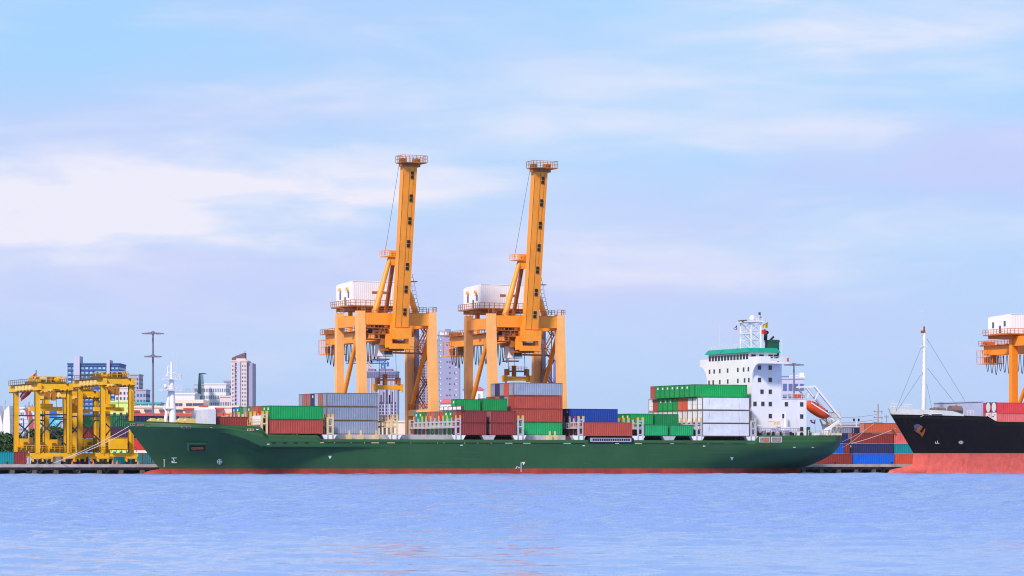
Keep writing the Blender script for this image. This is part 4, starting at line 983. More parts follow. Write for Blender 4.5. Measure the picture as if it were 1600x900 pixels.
    MB().box(-2.4, -.4, tr-3.9, tr-1.7, 27.4, 29.5).build('cab_glass', M_cab, cb); MB().box(-2.45, -.35, tr-3.95, tr-1.65, 28.6, 28.72).box(-3.9, -.3, tr-4, tr-1.6, 29.6, 29.8).box(-3.9, -.3, tr-4, tr-1.6, 27.0, 27.2).box(-.45, -.35, tr-3.95, tr-3.85, 27.2, 29.6).build('cab_frame', M_rail, cb)
    part('cab_walkway', MB().beam((-.3, tr-3, 27.9), (hw, t2-8, 27.9), .6, .4).rail([(-.3, tr-3.3, 28.1), (hw, t2-8.3, 28.1)], 1.3, 1.3, .05).box(-4.2, -1, tr-3.6, tr-1, 26.2, 26.5), dk)
    sp = part('spreader', MB().box(-3.0, 3.0, tr-.6, tr+.6, spz-.55, spz+.45).box(-3.4, -2.9, tr-1.2, tr+1.2, spz-.8, spz+.7).box(2.9, 3.4, tr-1.2, tr+1.2, spz-.8, spz+.7).box(-3.45, -3.1, tr-1.25, tr-.9, spz-1.2, spz-.8).box(3.1, 3.45, tr-1.25, tr-.9, spz-1.2, spz-.8), M_yo)
    MB().box(-2.3, 2.3, tr-.5, tr+.5, spz+1.5, spz+1.85).box(-2.9, -2.2, tr-.8, tr+.8, spz+.7, spz+2.2).box(2.2, 2.9, tr-.8, tr+.8, spz+.7, spz+2.2).tube((-.7, tr, spz+.4), (-.7, tr, spz+3), .55, 12).rail([(-2.2, tr-.6, spz+1.8), (2.4, tr-.6, spz+1.8)], .9, .8, .05).build('head_block', dk, sp)
    r_ = MB()
    for u, tt in ((-2.4, tr-.6), (-1.9, tr+.6), (1.9, tr-.6), (2.4, tr+.6), (-.6, tr)): r_.tube((u, tt, spz+2), (u*.9, tt, 30.1), .045, 4)
    r_.build('hoist_rope', M_cable, sp)
    # lift shaft and stairs on the right side
    part('lift_shaft', MB().box(hw+.9, hw+1.8, t2-1.6, t2-.6, 3, 34.4), M_shaft)
    st_ = MB(); z = 15; k = 0
    while z < 34:
        ta, tb = (t2-3.2, t2-7.4) if k % 2 else (t2-7.4, t2-3.2)
        for du in (0, .8):
            st_.beam((hw+.5+du, ta, z), (hw+.5+du, tb, z+2.9), .13, .3); st_.beam((hw+.5+du, ta, z+1.0), (hw+.5+du, tb, z+3.9), .07)
        st_.box(hw+.3, hw+1.5, tb-.9 if tb < ta else tb, tb if tb < ta else tb+.9, z+2.85, z+2.98).rail([(hw+.3, tb-.9 if tb < ta else tb+.9, z+2.95), (hw+1.5, tb-.9 if tb < ta else tb+.9, z+2.95)], 1, .6, .05)
        z += 2.95; k += 1
    st_.box(hw+.3, hw+.45, t2-8, t2-7.85, 14, 36).box(hw+.3, hw+.45, t2-2.6, t2-2.45, 14, 36)
    part('stairs', st_, dk)
    s2 = MB().rail([(hw-3.5, t1+.5, zl), (hw-1, t1+.5, zl)], 1.1, .8, .05)
    for i in range(9): z = zl+.2+i*.95; s2.box(hw-3.6-i*.22, hw-2.7-i*.22, t1+.3, t1+.4, z, z+.08); s2.box(hw-3.6-i*.22, hw-3.53-i*.22, t1+.3, t1+.4, z, z+.9); s2.box(hw-2.8-i*.22, hw-2.73-i*.22, t1+.3, t1+.4, z, z+.9)
    s2.box(hw-6.4, hw-3.4, t1, t1+1, zl+6.9, zl+7.1); part('apex_ladder', s2, dk)
    return root
m12 = (M_pe, M_or, M_dk)
s1c = S(618.5, 34.2); s2c = S(821, 34.2)
sts('quay_crane', 'orange quay crane with raised boom behind the grey container stack, left of the pair', s1c, m12)
sts('quay_crane', 'orange quay crane with raised boom and low spreader, nearer the white ship bridge', s2c, m12, spz=22.4)
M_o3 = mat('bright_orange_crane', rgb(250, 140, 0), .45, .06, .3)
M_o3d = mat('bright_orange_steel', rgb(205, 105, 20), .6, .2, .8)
s3c = S(1583.5, 47.5)+8.8
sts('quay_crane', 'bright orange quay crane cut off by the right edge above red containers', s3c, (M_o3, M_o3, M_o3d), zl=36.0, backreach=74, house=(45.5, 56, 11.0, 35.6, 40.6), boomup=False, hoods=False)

# ================================================================== yellow yard cranes
M_y = mat('yard_crane_yellow', rgb(242, 178, 0), .5, .14, .3, streak=.5, dirt=(170, 120, 20))
M_yd = mat('yard_crane_machinery', rgb(120, 92, 30), .7, .4, 1.2)
M_amb = mat('trolley_brown', rgb(185, 120, 20), .6, .3, 1)
def rtg(label, s0, t0, wb, span, ztop, ebox=True):
    root = hthing('gantry_crane', label, 'gantry crane', s0, t0, 0, 'yellow yard gantry cranes')
    zg = ztop-1.5
    for t in (0, span):
        for u in (0, wb):
            MB().beam((u, t, 4.6), (u, t, zg), .95, .8).box(u+.35, u+.5, t-.5, t-.42, 4.6, zg).build('leg', M_y, root)
            MB().box(u-.62, u-.48, t-.2, t+.2, 4.8, zg).build('leg_shade_strip', M_yd, root)  # dark strip added to deepen the shading of the leg
            wh = MB()
            for k in (-.75, .75): wh.tube((u+k, t-.3, GZ+.62), (u+k, t+.3, GZ+.62), .6, 14)
            wh.build('wheel', M_tyre, root, True)
            MB().box(u-1.3, u-.9, t-.35, t+.35, GZ+.6, 4.2).box(u+.9, u+1.3, t-.35, t+.35, GZ+.6, 4.2).box(u-1.35, u+1.35, t-.45, t+.45, 3.5, 4.0).build('wheel_frame', M_y, root)
        MB().box(-1.6, wb+1.6, t-.4, t+.4, 3.95, 4.75).build('sill_beam', M_y, root)
        MB().box(-.5, wb+.5, t-.25, t+.25, 13.2, 13.5).beam((.3, t, 8.2), (wb*.55, t, 12.4), .3).beam((wb*.55, t, 12.4), (wb, t, 12.2), .3).beam((0, t, 12.0), (wb, t, 6.0), .28).build('brace', mat('dark_brace', rgb(58, 56, 62), .6), root)
    for u in (0, wb):
        MB().box(u-.45, u+.45, -1.8, span+4.6, zg, ztop).build('top_girder', M_y, root)
        for k in range(5): MB().box(u-.95, u-.45, 2.2+k*2.9, 4.0+k*2.9, zg+.2, zg+1.2).build('floodlight_box', mat('lamp_box', rgb(238, 206, 120), .5), root)
        MB().rail([(u-1.0, -1.8, ztop), (u-1.0, span+2.6, ztop)], 1.1, 1.7, .055).box(u-1.1, u-.4, -1.8, span+2.6, ztop-.05, ztop+.05).build('girder_railing', M_yd, root)
    for k in range(5): bx = (k*1.35+.2, 1.2+(k % 3)*1.1); MB().box(bx[0], bx[0]+.9, span-1.1, span-.72, 5.0, 5.0+bx[1]).build('shade_box', M_yd, root)  # dark boxes added as shading behind the far sill
    for u in (0, wb): MB().box(u-.5, u+.5, -1.6, span+4.4, zg-.22, zg-.02).build('girder_shade_strip', M_yd, root)  # dark strip added as shade under the girder
    MB().box(0, wb, -1.2, -.6, zg+.3, ztop-.1).build('end_tie', M_y, root); MB().box(0, wb, span+.9, span+1.5, zg+.3, ztop-.1).build('end_tie', M_y, root)
    tt = span*.35
    mb = MB().box(-.5, wb+.5, tt-2.5, tt+2.5, ztop+.1, ztop+.5)
    for i in range(14): a = random.uniform(-.3, wb-.8); b_ = tt+random.uniform(-2.3, 1.6); mb.box(a, a+random.uniform(.5, 1.4), b_, b_+.9, ztop+.5, ztop+random.uniform(.8, 1.7), i % 2)
    mb.rail([(-.5, tt-2.5, ztop+.5), (wb+.5, tt-2.5, ztop+.5), (wb+.5, tt+2.5, ztop+.5)], 1.2, 1.2, .06, m=1)
    mb.build('trolley', [M_yd, M_y], root)
    MB().box(wb*.4, wb*.4+1.2, tt-2.6, tt-1.6, zg-2.0, zg-.3).box(wb*.4+1.6, wb*.4+2.5, tt-2.4, tt-1.6, zg-2.2, zg-.2).build('operator_cab', M_amb, root)
    MB().box(-.2, wb+.2, tt-.6, tt+.6, 14.3, 15.2).box(wb*.3, wb*.7, tt-1, tt+1, 15.2, 15.9).build('spreader', M_y, root)
    MB().tube((1, tt, 15.2), (1, tt, zg), .05, 4).tube((wb-1, tt, 15.2), (wb-1, tt, zg), .05, 4).build('hoist_rope', M_cable, root)
    MB().box(.6, wb-.4, span-.7, span+.7, 5.2, 6.7).box(.7, wb*.5, span-.7, span+.7, 6.7, 8.1).rail([(-.4, span-1.2, 5.4), (wb, span-1.2, 5.4)], 1.1, 1.2, .06).build('power_pack', M_y, root)
    if ebox: MB().box(1.2, 5.3, -1.6, .6-1, 5.6, 8.1).box(1.1, 5.4, -1.7, -.35, 8.1, 8.2).build('electrical_house', M_y, root); MB().rail([(-.5, -1, 5), (wb+1, -1, 5)], 1.0, 1.1, .05).build('walkway_railing', M_yd, root)
    MB().rail([(wb, -.7, 4.8), (wb+.01, -.7, 4.8)], 14, 1, .05).box(wb+.55, wb+.62, -.3, .3, 4.7, zg).build('ladder', M_yd, root)
    return root
rs = S(58.5, 50); rw = S(107.5, 50)-rs
rtg('yellow gantry crane at the far left, with its outer leg standing clear', rs, 50, rw, 18.2, 20.3, False)
rs = S(160.5, 50); rw2 = S(204.5, 50)-rs
r2 = rtg('yellow gantry crane beside the green bow, with a square yellow box low down', rs, 50, rw2, 18.2, 21.6)
rs = S(103, 76)
rtg('yellow gantry crane in the lane behind, seen between the two nearer ones', rs, 76, rw, 18.2, 19.3, False)

# ================================================================== yard containers
gl = 'containers standing in the left yard'; gr_ = 'containers stacked on the right quay'
def yc(k, pxl, pyb, t, L_, H_, label, grp, **kw):
    s = S(pxl, t); container(k, s, t, max(GZ, Z(pyb, s, t)) if pyb else GZ, L_, H_, label, grp, **kw)
yc('T', -21, None, 33, 6.06, 2.75, 'teal container on the quay cut off by the left edge', gl, lab=True)
yc('m', 21, None, 33, 2.9, 2.75, 'short maroon container on the quay right of the teal one', gl, rods=True)
MB
for i, (k, px, z_, lb) in enumerate((('G', 120, 11.2, 'green container high in the yard between the yellow crane legs'), ('m', 121, 8.5, 'maroon container just below the high green one in the left yard'),
        ('N', 168, 11.2, 'topmost navy container behind the left ship bow'), ('N', 168, 8.4, 'second navy container under the topmost one behind the bow'), ('P', 170, 5.6, 'red container under the navy ones behind the bow'),
        ('N', 205, 11.2, 'right topmost navy container partly hidden by the green bow'), ('N', 205, 8.4, 'right lower navy container partly hidden by the green bow'), ('P', 206, 5.6, 'right red container touching the outline of the green bow'),
        ('T', 150, GZ, 'teal container at ground level behind the yellow crane wheels'), ('m', 222, GZ, 'maroon ground container with white doors beside the green stem'), ('T', 188, GZ, 'teal ground container right of the crane wheels near the bow'))):
    container(k, S(px, 100), 100, z_, 12.19 if k != 'm' or px < 130 else 6.06, 2.75, lb, gl, rods=(k == 'm'), lab=(k != 'm'))
container('m', S(62, 104), 104, GZ, 12.19, 2.6, 'maroon container low behind the far left gantry crane', gl)
container('m', S(120, 100), 100, 5.8, 12.19, 2.6, 'lower maroon container behind the middle gantry crane legs', gl)
# right quay stack, px measured
ty = 69.0; SR = S(1397, ty); Lc = 12.19; hs_ = 2.68
rowz = [GZ+i*hs_ for i in range(4)]
for k, s_, z_, lb, kw in (('b', SR-Lc, 0, 'bright blue container on the bottom tier of the right stack', dict(rods=True)), ('s', SR+.2, 0, 'red bottom container partly hidden by the black bulb', {}), ('m', SR-2*Lc-.3, 0, 'maroon bottom container behind the green stern', {}),
        ('N', SR-Lc-.2, 1, 'navy container resting on the bright blue one', {}), ('T', SR+.1, 1, 'teal container beside the black ship bow', {}), ('b', SR-2*Lc-1.9, 1, 'bright blue container peeping out behind the green stern', {}),
        ('m', SR-Lc-.3, 2, 'maroon container crossed by the mooring line', dict(rods=True)), ('p', SR+.1, 2, 'faded pink-red container right of the maroon one', {}), ('N', SR-2*Lc-1.5, 2, 'dark navy container above the bright blue one at the stern', {}),
        ('r', SR-8.9, 3, 'orange-brown container topping the right stack', dict(rods=True)), ('r', SR+3.6, 3, 'orange-brown top container beside the black stem', {})):
    container(k, s_, ty, rowz[z_], Lc, hs_-.04, lb, gr_, **kw)
container('m', S(1318.5, ty), ty-.1, rowz[1], 1.6+.0*Lc, hs_-.04, 'narrow maroon container end with white rods beside the navy one', gr_, rods=True)
container('y', S(1303, ty+6), ty+6, 9.2, 6.06, 2.6, 'grey-blue container behind the stern rail', gr_)
container('N', S(1331, ty+6), ty+6, 9.2, 6.06, 2.6, 'navy container left of the topmost orange-brown one', gr_)
for i, (k, px) in enumerate((('r', 640), ('B', 604), ('R', 612))):
    container(k, S(px, 60+8*i), 60+8*i, GZ, 6.06, 2.6, '%s container on the quay seen through the gap amidships' % CN[k], gl)

# ================================================================== background
def bmat(nm, c, **k): return mat(nm, rgb(*c), .7, k.pop('var', .05), .03, **k)
M_win = mat('city_window_glass', rgb(112, 128, 165), .2, orand=.5); M_wind = mat('city_window_dark', rgb(84, 82, 108), .25, orand=.5)
def building(name, label, px0, px1, pyt, Y, dep, wall, cols=0, rows=0, win=M_win, ww=.55, wh=.5, rz=0.0, cat='building', pyb=None, skip=None, mull=None, margin=.0, top=None, frm=None):
    x0, x1 = XY(px0, Y), XY(px1, Y); wd = x1-x0; h = ZY(pyt, Y)-GZ; zb = (ZY(pyb, Y)-GZ) if pyb else 0
    root = thing(name, label, cat, ((x0+x1)/2, Y, GZ), rz)
    MB().box(-wd/2, wd/2, 0, dep, 0, h).build('wall', wall, root)
    MB().box(-wd/2-.3, wd/2+.3, -.3, dep+.3, h, h+.6).build('roof', top or wall, root)
    if cols and rows:
        cw = wd*(1-margin)/cols; rh = (h-zb-1)/rows; a, b_ = cw*ww/2, rh*wh/2
        k = 0; me = MB().box(-a, a, -.12, .05, -b_, b_).mesh('window'); me.materials.append(win); rest = MB()
        pts = [(-wd*(1-margin)/2+cw*(i+.5), zb+rh*(j+.5)) for j in range(rows)[::-1] for i in range(cols) if not (skip and skip(i, j))]
        for x, z in pts:
            if k < 96: link('window', me, root, (x, 0, z))
            else: rest.box(x-a, x+a, -.12, .05, z-b_, z+b_)
            k += 1
        if rest.v: tag(rest.build('window', win, root), kind='stuff')
        if mull:
            m_ = MB()
            for j in range(rows+1): m_.box(-wd/2, wd/2, -.35, 0, zb+rh*j-.12*rh, zb+rh*j+.02*rh)
            m_.build('balcony_band', mull, root)
        # sides
        sd_ = MB(); n = max(1, int(dep/cw)); 
        for j in range(rows):
            for i in range(n):
                y = dep*(i+.5)/n; z = zb+rh*(j+.5)
                for sx_ in (-wd/2, wd/2): sd_.box(sx_-.1, sx_+.1, y-a, y+a, z-b_, z+b_)
        tag(sd_.build('side_window', win, root), kind='stuff')
    return root, wd, h
M_lav = bmat('hazy_lavender_concrete', (156, 153, 182)); M_lavl = bmat('hazy_pale_lavender_wall', (186, 184, 214)); M_wht = bmat('white_wall', (226, 222, 230)); M_cr = bmat('cream_wall', (232, 208, 198), var=.08)  # lavender tints put distance haze into the far wall colours
M_redr = mat('red_band_roof', rgb(196, 72, 62), .6); M_blu = bmat('blue_facade', (64, 96, 160)); M_gry = bmat('grey_wall', (170, 165, 185)); M_dg = mat('dark_green_glass', rgb(34, 66, 82), .2); M_peach = bmat('peach_wall', (218, 194, 194)); M_tealr = mat('teal_flat_roof', rgb(90, 170, 175), .5)
M_lime = bmat('lime_wall', (200, 224, 130)); M_brn = bmat('brown_crown', (110, 84, 96)); M_beige = bmat('pale_band', (214, 200, 208))
# blue office block
r_, wd, h = building('office_block', 'wide blue block with two pale stair towers behind the gantry cranes', 105.5, 186, 569, 1700, 30, M_blu, 12, 22, mat('pale_blue_glass', rgb(150, 190, 220), .2, orand=.35), .6, .42, mull=mat('blue_band', rgb(40, 70, 140), .5))
k = 1700/F
for a, b_, y in ((115.5, 125, 556.5), (167, 172, 562.5)): MB().box(XY(a, 1700)-XY(145.75, 1700), XY(b_, 1700)-XY(145.75, 1700), -1.5, 12, 0, ZY(y, 1700)-GZ).build('stair_tower', M_lavl, r_)
building('apartment_block', 'slim lavender-grey block right of the blue one', 203, 217, 586, 1600, 18, M_gry, 3, 20, M_wind, .5, .5)
building('apartment_block', 'pinkish block partly behind the yellow crane leg', 180, 203, 607, 1500, 18, M_beige, 4, 14, M_wind, .45, .5)
building('apartment_block', 'small blue-grey block next to the tall lamp mast', 213, 228, 610, 1580, 18, M_gry, 3, 12, M_blu, .6, .5)
building('house', 'lime green building behind the gantry crane', 164, 204, 629, 1000, 15, M_lime, 4, 3, M_wind, .4, .3)
# terminal
r_, wd, h = building('terminal_building', 'long cream terminal with red bands behind the forecastle', 200, 372, 637, 1000, 30, M_cr, 0, 0)
cx = XY(286, 1000)
def tb(px0, px1, y0, y1, d, nm, m_, dep=1.0): return MB().box(XY(px0, 1000)-cx, XY(px1, 1000)-cx, -d, -d+dep, ZY(y1, 1000)-GZ, ZY(y0, 1000)-GZ).build(nm, m_, r_)
tb(200, 304, 646, 650, 1.5, 'red_band', M_redr, 1.5); tb(330, 372, 646, 650.5, 1.5, 'red_band', M_redr, 1.5); tb(287, 305, 637.5, 640, 1.2, 'red_band', M_redr, 1.2); tb(325.5, 349, 637, 640, 1.3, 'red_band', M_redr, 1.3); tb(311, 325, 633.5, 635.5, 1.2, 'red_band', M_redr, 1.2); tb(207, 218, 641, 643, 1.2, 'red_band', M_redr, 1.2)
tb(305, 337, 636.5, 665, 2.6, 'annex', M_wht, 2.4); tb(262, 318, 624.5, 640, .5, 'upper_storey', M_cr, 20)
for a, b_, y0, y1 in ((225.5, 231, 639.5, 643), (232, 237, 639.5, 643), (249, 256, 639.5, 643), (273, 278, 630, 634), (279, 285, 630, 634), (272, 278, 639.7, 643), (279, 284.5, 639.7, 643), (291, 300.5, 630, 634), (301.5, 318, 630, 634), (221, 226, 651.5, 654), (227, 232, 651.5, 654), (244, 249, 651.5, 654), (250, 255, 651.5, 654)):
    tb(a, b_, y0, y1, .7, 'window', M_wind, .6)
for px in (219, 232, 243, 256): tb(px, px+1, 632, 637, 0, 'roof_post', M_cr, 1)
building('canopy_building', 'flat teal roofed canopy above the cream terminal', 203, 250, 631, 1100, 14, M_tealr, cat='canopy')[0]
r_, wd, h = building('plant_building', 'white industrial building with spiky roof pipes above the terminal', 268, 304, 616.5, 1150, 20, M_wht)
mb = MB()
for i in range(14): x = -wd/2+wd*(i+.5)/14; mb.tube((x, 4, h), (x, 4, h+random.uniform(.5, 3)), .15, 5)
mb.rail([(wd*.1, 0, h), (wd/2, 0, h)], 2, 1.5, .08); mb.build('roof_pipe', M_gry, r_)
building('apartment_block', 'white gridded apartment block left of the tallest left tower', 314.5, 353, 601, 1500, 20, M_wht, 11, 11, M_win, .55, .5, mull=None)
building('apartment_block', 'narrow pale slab left of the dark glass fin', 303.5, 309, 601, 1500, 20, M_lavl, 2, 11, M_wind, .5, .5)
building('apartment_block', 'purple-grey block tucked behind the white gridded one', 350, 362, 596.5, 1560, 20, M_lav, 2, 12, M_wind, .5, .3)
building('apartment_block', 'short peach fronted block at the foot of the tall tower', 343.5, 366, 620.5, 1400, 18, M_peach, 6, 6, M_win, .6, .5)
root = thing('glass_tower', 'dark glass fin tower with a flat cap pointing right', 'tower', (XY(311.5, 1480), 1480, GZ)); q = 1480/F
MB().prism([(-3.5*q, 0), (4*q, 0), (3.2*q, ZY(612, 1480)), (1.5*q, ZY(592, 1480)), (-1*q, ZY(591, 1480)), (-3*q, ZY(622, 1480))], 'y', 0, 14).build('facade', M_dg, root)
MB().box(-1*q, 9*q, 0, 8, ZY(591.5, 1480), ZY(590.3, 1480)).build('cap', M_dg, root)
r_, wd, h = building('tower_block', 'tall peach and lavender tower with slanted dark crown', 361, 385.5, 565, 1350, 20, M_peach, 6, 26, M_win, .5, .45, margin=.06)
q = 1350/F
MB().box(-wd/2+wd*.36, -wd/2+wd*.6, -.6, 3, 0, h).build('lavender_bay', M_lavl, r_)
m_ = MB()
for j in range(26): m_.box(-wd/2+wd*.25, -wd/2+wd*.36, -.7, 0, h*(j+.3)/26, h*(j+.65)/26)
m_.build('balcony', M_wind, r_)
MB().prism([(-wd/2+.2, h), (wd/2-.8, h), (wd/2-.8, h+14.2*q), (-wd/2+8*q, h+9.5*q), (-wd/2+.2, h+6*q)], 'y', 1, 8).build('crown', M_brn, r_)
MB().box(wd/2-4.5, wd/2-.5, .4, 1, h, h+5*q).build('crown_panel', M_peach, r_)
MB().tube((wd/2-1, 3, h+12*q), (wd/2-1, 3, h+18*q), .12, 5).build('spire', M_brn, r_)
MB().box(wd/2, wd/2+8.5*q, 1.5, 20, 0, h-.5).build('darker_side', M_lav, r_)  # tower's right side, its shade put into the darker wall colour
# unfinished tower with cranes
r_, wd, h = building('unfinished_tower', 'unfinished grey concrete tower under two cranes, behind the first spreader', 571.5, 621, 581, 1900, 30, M_lav, 0, 0)
q = 1900/F; M_lavd = bmat('painted_opening_shade', (70, 66, 104))  # dark panels in this colour paint the shade of open floors
MB().box(-wd/2+3*q, -wd/2+14*q, 3, 24, h, h+5*q).box(-wd/2+20*q, wd/2-8*q, 3, 24, h, h+5*q).build('rooftop_formwork', bmat('formwork', (128, 108, 140)), r_)
m_ = MB()
for i in range(17): x = -wd/2+wd*(i+.5)/17; m_.box(x-.3, x+.5, -.3, 0, h-9*q, h-1*q)
m_.build('scaffold_screen', bmat('screen_blue', (100, 104, 150)), r_)
m_ = MB()
for x in (.13, .38, .58, .72, .86): m_.box(-wd/2+wd*x, -wd/2+wd*x+.8, -.4, 0, 0, h-10*q)
m_.build('white_seam', M_lavl, r_)
for j in range(7):
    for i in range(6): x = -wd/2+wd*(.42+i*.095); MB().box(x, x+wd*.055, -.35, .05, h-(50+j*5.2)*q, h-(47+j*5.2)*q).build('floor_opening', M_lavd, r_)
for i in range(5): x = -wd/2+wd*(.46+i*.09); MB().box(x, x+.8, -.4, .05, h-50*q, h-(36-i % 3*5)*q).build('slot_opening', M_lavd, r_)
def tcrane(label, px, py0, py1, jl, jr, c, Y=1900, lean=0):
    root = thing('tower_crane', label, 'tower crane', (XY(px, Y), Y+5, GZ)); q = Y/F; z0, z1 = ZY(py0, Y)-GZ, ZY(py1, Y)-GZ; m_ = MB()
    w_ = 1.0
    for a in (-w_, w_):
        for b_ in (-w_, w_): m_.box(a-.25, a+.25, b_-.25, b_+.25, z0, z1)
    n = int((z1-z0)/2)+1
    for i in range(n): z = z0+(z1-z0)*i/n; m_.beam((-w_, -w_, z), (w_, -w_, z+2), .3); m_.beam((w_, w_, z), (-w_, w_, z+2), .3)
    m_.build('mast', c, root)
    m_ = MB().beam((jl*q, 0, z1), (jr*q, 0, z1), .5).beam((jl*q, 0, z1+1.6), (2*q, 0, z1+1.6), .4); n = int(abs(jl))
    for i in range(0, n, 2): m_.beam((-i*q, 0, z1), (-(i+1)*q, 0, z1+1.6), .25)
    m_.box(jr*q-3*q, jr*q, -1, 1, z1-1.8, z1+.8); m_.build('jib', c, root)
    MB().beam((0, 0, z1), (5*q, 0, z1+6*q), .6).beam((jl*.6*q, 0, z1+1.6), (4*q, 0, z1+5*q), .15).beam((jr*q, 0, z1), (5*q, 0, z1+6*q), .2).build('apex', c, root)
tcrane('blue tower crane on the unfinished tower, jib pointing left', 598, 583, 567.5, -58, 9, mat('tower_crane_blue', rgb(40, 90, 170), .5))
tcrane('pale pink tower crane mast left of the blue one', 577.5, 583, 556, -20, 3, bmat('tower_crane_pink', (205, 165, 175)))
# twin high-rises behind the first crane
building('high_rise', 'left of two lavender high-rises, behind the first crane stairs', 647, 684, 531.5, 1700, 24, M_lav, 10, 44, M_wind, .38, .5)
r_, wd, h = building('high_rise', 'tallest lavender high-rise, with white rooftop screen between the two cranes', 684.2, 718, 524, 1680, 24, bmat('hazy_lavender_high', (152, 150, 188)), 0, 0)  # wall colour tinted for haze here too
q = 1680/F
for xf, m_, st_ in ((.06, M_tealr, 1), (.13, M_wht, 1), (.42, M_wind, 3), (.55, M_wind, 1), (.78, M_wind, 2), (.84, M_wht, 1)):
    for j in range(0, 46, st_*2 if xf in (.42, .78) else 2):
        MB().box(-wd/2+wd*xf-.32, -wd/2+wd*xf+.32, -.2, .05, h*(j+.3)/46, h*(j+.8)/46).build('window', m_, r_)
MB().box(-wd/2, -wd/2+wd*.55, 2, 20, h, h+8*q).build('rooftop_block', M_gry, r_)
m_ = MB()
for i in range(11): m_.box(-wd/2+wd*(.1+i*.075), -wd/2+wd*(.1+i*.075)+.9, -.6, .6, h, h+(5-(i % 3))*q)
m_.box(-wd/2+wd*.08, wd/2, -.5, .4, h, h+1.2*q).build('rooftop_screen', M_wht, r_)
MB().box(-2, 1, 3, 6, h+8*q, h+9.6*q).build('rooftop_tank', M_dg, r_)
r_, wd, h = building('high_rise', 'slender blue and white high-rise seen between the second crane right legs', 857, 875, 562, 1800, 20, M_lavl, 0, 0)
q = 1800/F
for a, b_, m_ in ((0, .2, M_blu), (.42, .6, bmat('mid_blue', (86, 112, 178))), (.78, .86, M_blu)): MB().box(-wd/2+wd*a, -wd/2+wd*b_, -.5, 0, 0, h).build('glass_strip', m_, r_)
building('high_rise', 'low blue step beside the slender high-rise', 875.2, 879, 578, 1810, 20, M_lavl, 2, 16, M_blu, .5, .5)
# red roofed houses
for px0, px1, ye, yr, lb in ((687, 708, 630, 622.5, 'small white house with pink-red hipped roof beside the first crane'), (722, 757, 609, 603.5, 'taller white house with red roof behind the second crane leg')):
    Y = 900; x0, x1 = XY(px0, Y), XY(px1, Y); wd = x1-x0; root = thing('house', lb, 'house', ((x0+x1)/2, Y, GZ)); h = ZY(ye, Y)-GZ; h2 = ZY(yr, Y)-GZ
    MB().box(-wd/2+.4, wd/2-.4, .4, 7, 0, h).build('wall', M_wht, root)
    MB().loft([[(-wd/2, 0, h), (wd/2, 0, h), (wd/2, 7.4, h), (-wd/2, 7.4, h)], [(-wd/2+1.2, 3, h2), (wd/2-1.2, 3, h2), (wd/2-1.2, 4.4, h2), (-wd/2+1.2, 4.4, h2)]]).build('roof', mat('red_tile_roof', rgb(206, 96, 104), .7), root)
    for i in range(3): MB().box(-wd/2+wd*(.2+.25*i), -wd/2+wd*(.2+.25*i)+.7, .33, .5, h-2.4, h-1.2).build('window', M_gry, root)
# grey block behind the stern
r_, wd, h = building('office_block', 'pale block with large blue-grey windows between bridge and lifeboat', 1222, 1257, 592, 1250, 16, M_lavl, 4, 7, mat('blue_grey_glass', rgb(92, 104, 158), .2), .7, .6)
q = 1250/F
MB().box(-wd/2+1*q, -wd/2+12*q, 3, 12, h, h+5*q).build('rooftop_block', bmat('slate_blue', (104, 116, 168)), r_)
MB().rail([(-wd/2+12*q, 0, h), (wd/2, 0, h)], 1.3, 2, .1).tube((wd*.2, 3, h), (wd*.2, 3, h+8*q), .1, 5).box(wd*.3, wd/2, 2, 8, h, h+2.5).build('rooftop_plant', M_wht, r_)
# long shed roofs behind the right quay and amidships
building('warehouse', 'long low shed with grey roof behind the right container stack', 1296, 1384, 664, 1250, 30, M_gry, cat='warehouse', top=bmat('shed_roof', (176, 160, 172)))
building('warehouse', 'pale cream low warehouse seen through the gap amidships', 590, 690, 660, 1000, 30, M_cr, 12, 1, M_wind, .4, .15, cat='warehouse')
# left background: fabric roofed hall, small white block, billboards
root = thing('exhibition_hall', 'white peaked fabric hall at the far left edge', 'hall', (XY(3, 1300), 1300, GZ)); q = 1300/F
for a, b_, c in ((-8, 1, -6), (1.5, 12.5, 11.5)): MB().prism([(a*q, 0), (b_*q, 0), (b_*q, ZY(672, 1300)), (c*q, ZY(642, 1300)), ((a*.8+b_*.2)*q, ZY(650, 1300)), (a*q, ZY(668, 1300))], 'y', 0, 12).build('peaked_roof', M_wht, root)
MB().tube((2*q, 5, 0), (2*q, 5, ZY(633, 1300)), .2, 6).build('mast', M_gry, root)
building('apartment_block', 'small white block with windows behind the left gantry crane', 31.5, 37.5, 638.5, 1300, 8, M_wht, 2, 10, M_wind, .5, .5)
def board(label, px0, px1, y0, y1, Y, strips):
    root = thing('billboard', label, 'billboard', (XY((px0+px1)/2, Y), Y, GZ)); cx_ = XY((px0+px1)/2, Y)
    for i, (pts, m_) in enumerate(strips):
        MB().prism([(XY(px, Y)-cx_, ZY(py, Y)-GZ) for px, py in pts], 'y', -.02*i-.3, -.02*i+.0 if i == 0 else -.02*i-.25).build('panel', m_, root)
    MB().box(-3, -2.4, 0, .5, 0, ZY(y1, Y)).box(2.4, 3, 0, .5, 0, ZY(y1, Y)).build('support', M_gry, root)
P_b = mat('poster_blue', rgb(0, 90, 225), .5); P_lb = mat('poster_light_blue', rgb(70, 180, 240), .5); P_p = mat('poster_pale', rgb(200, 205, 235), .5); P_r = mat('poster_red', rgb(200, 60, 66), .5); P_g = mat('poster_green', rgb(30, 120, 90), .5)
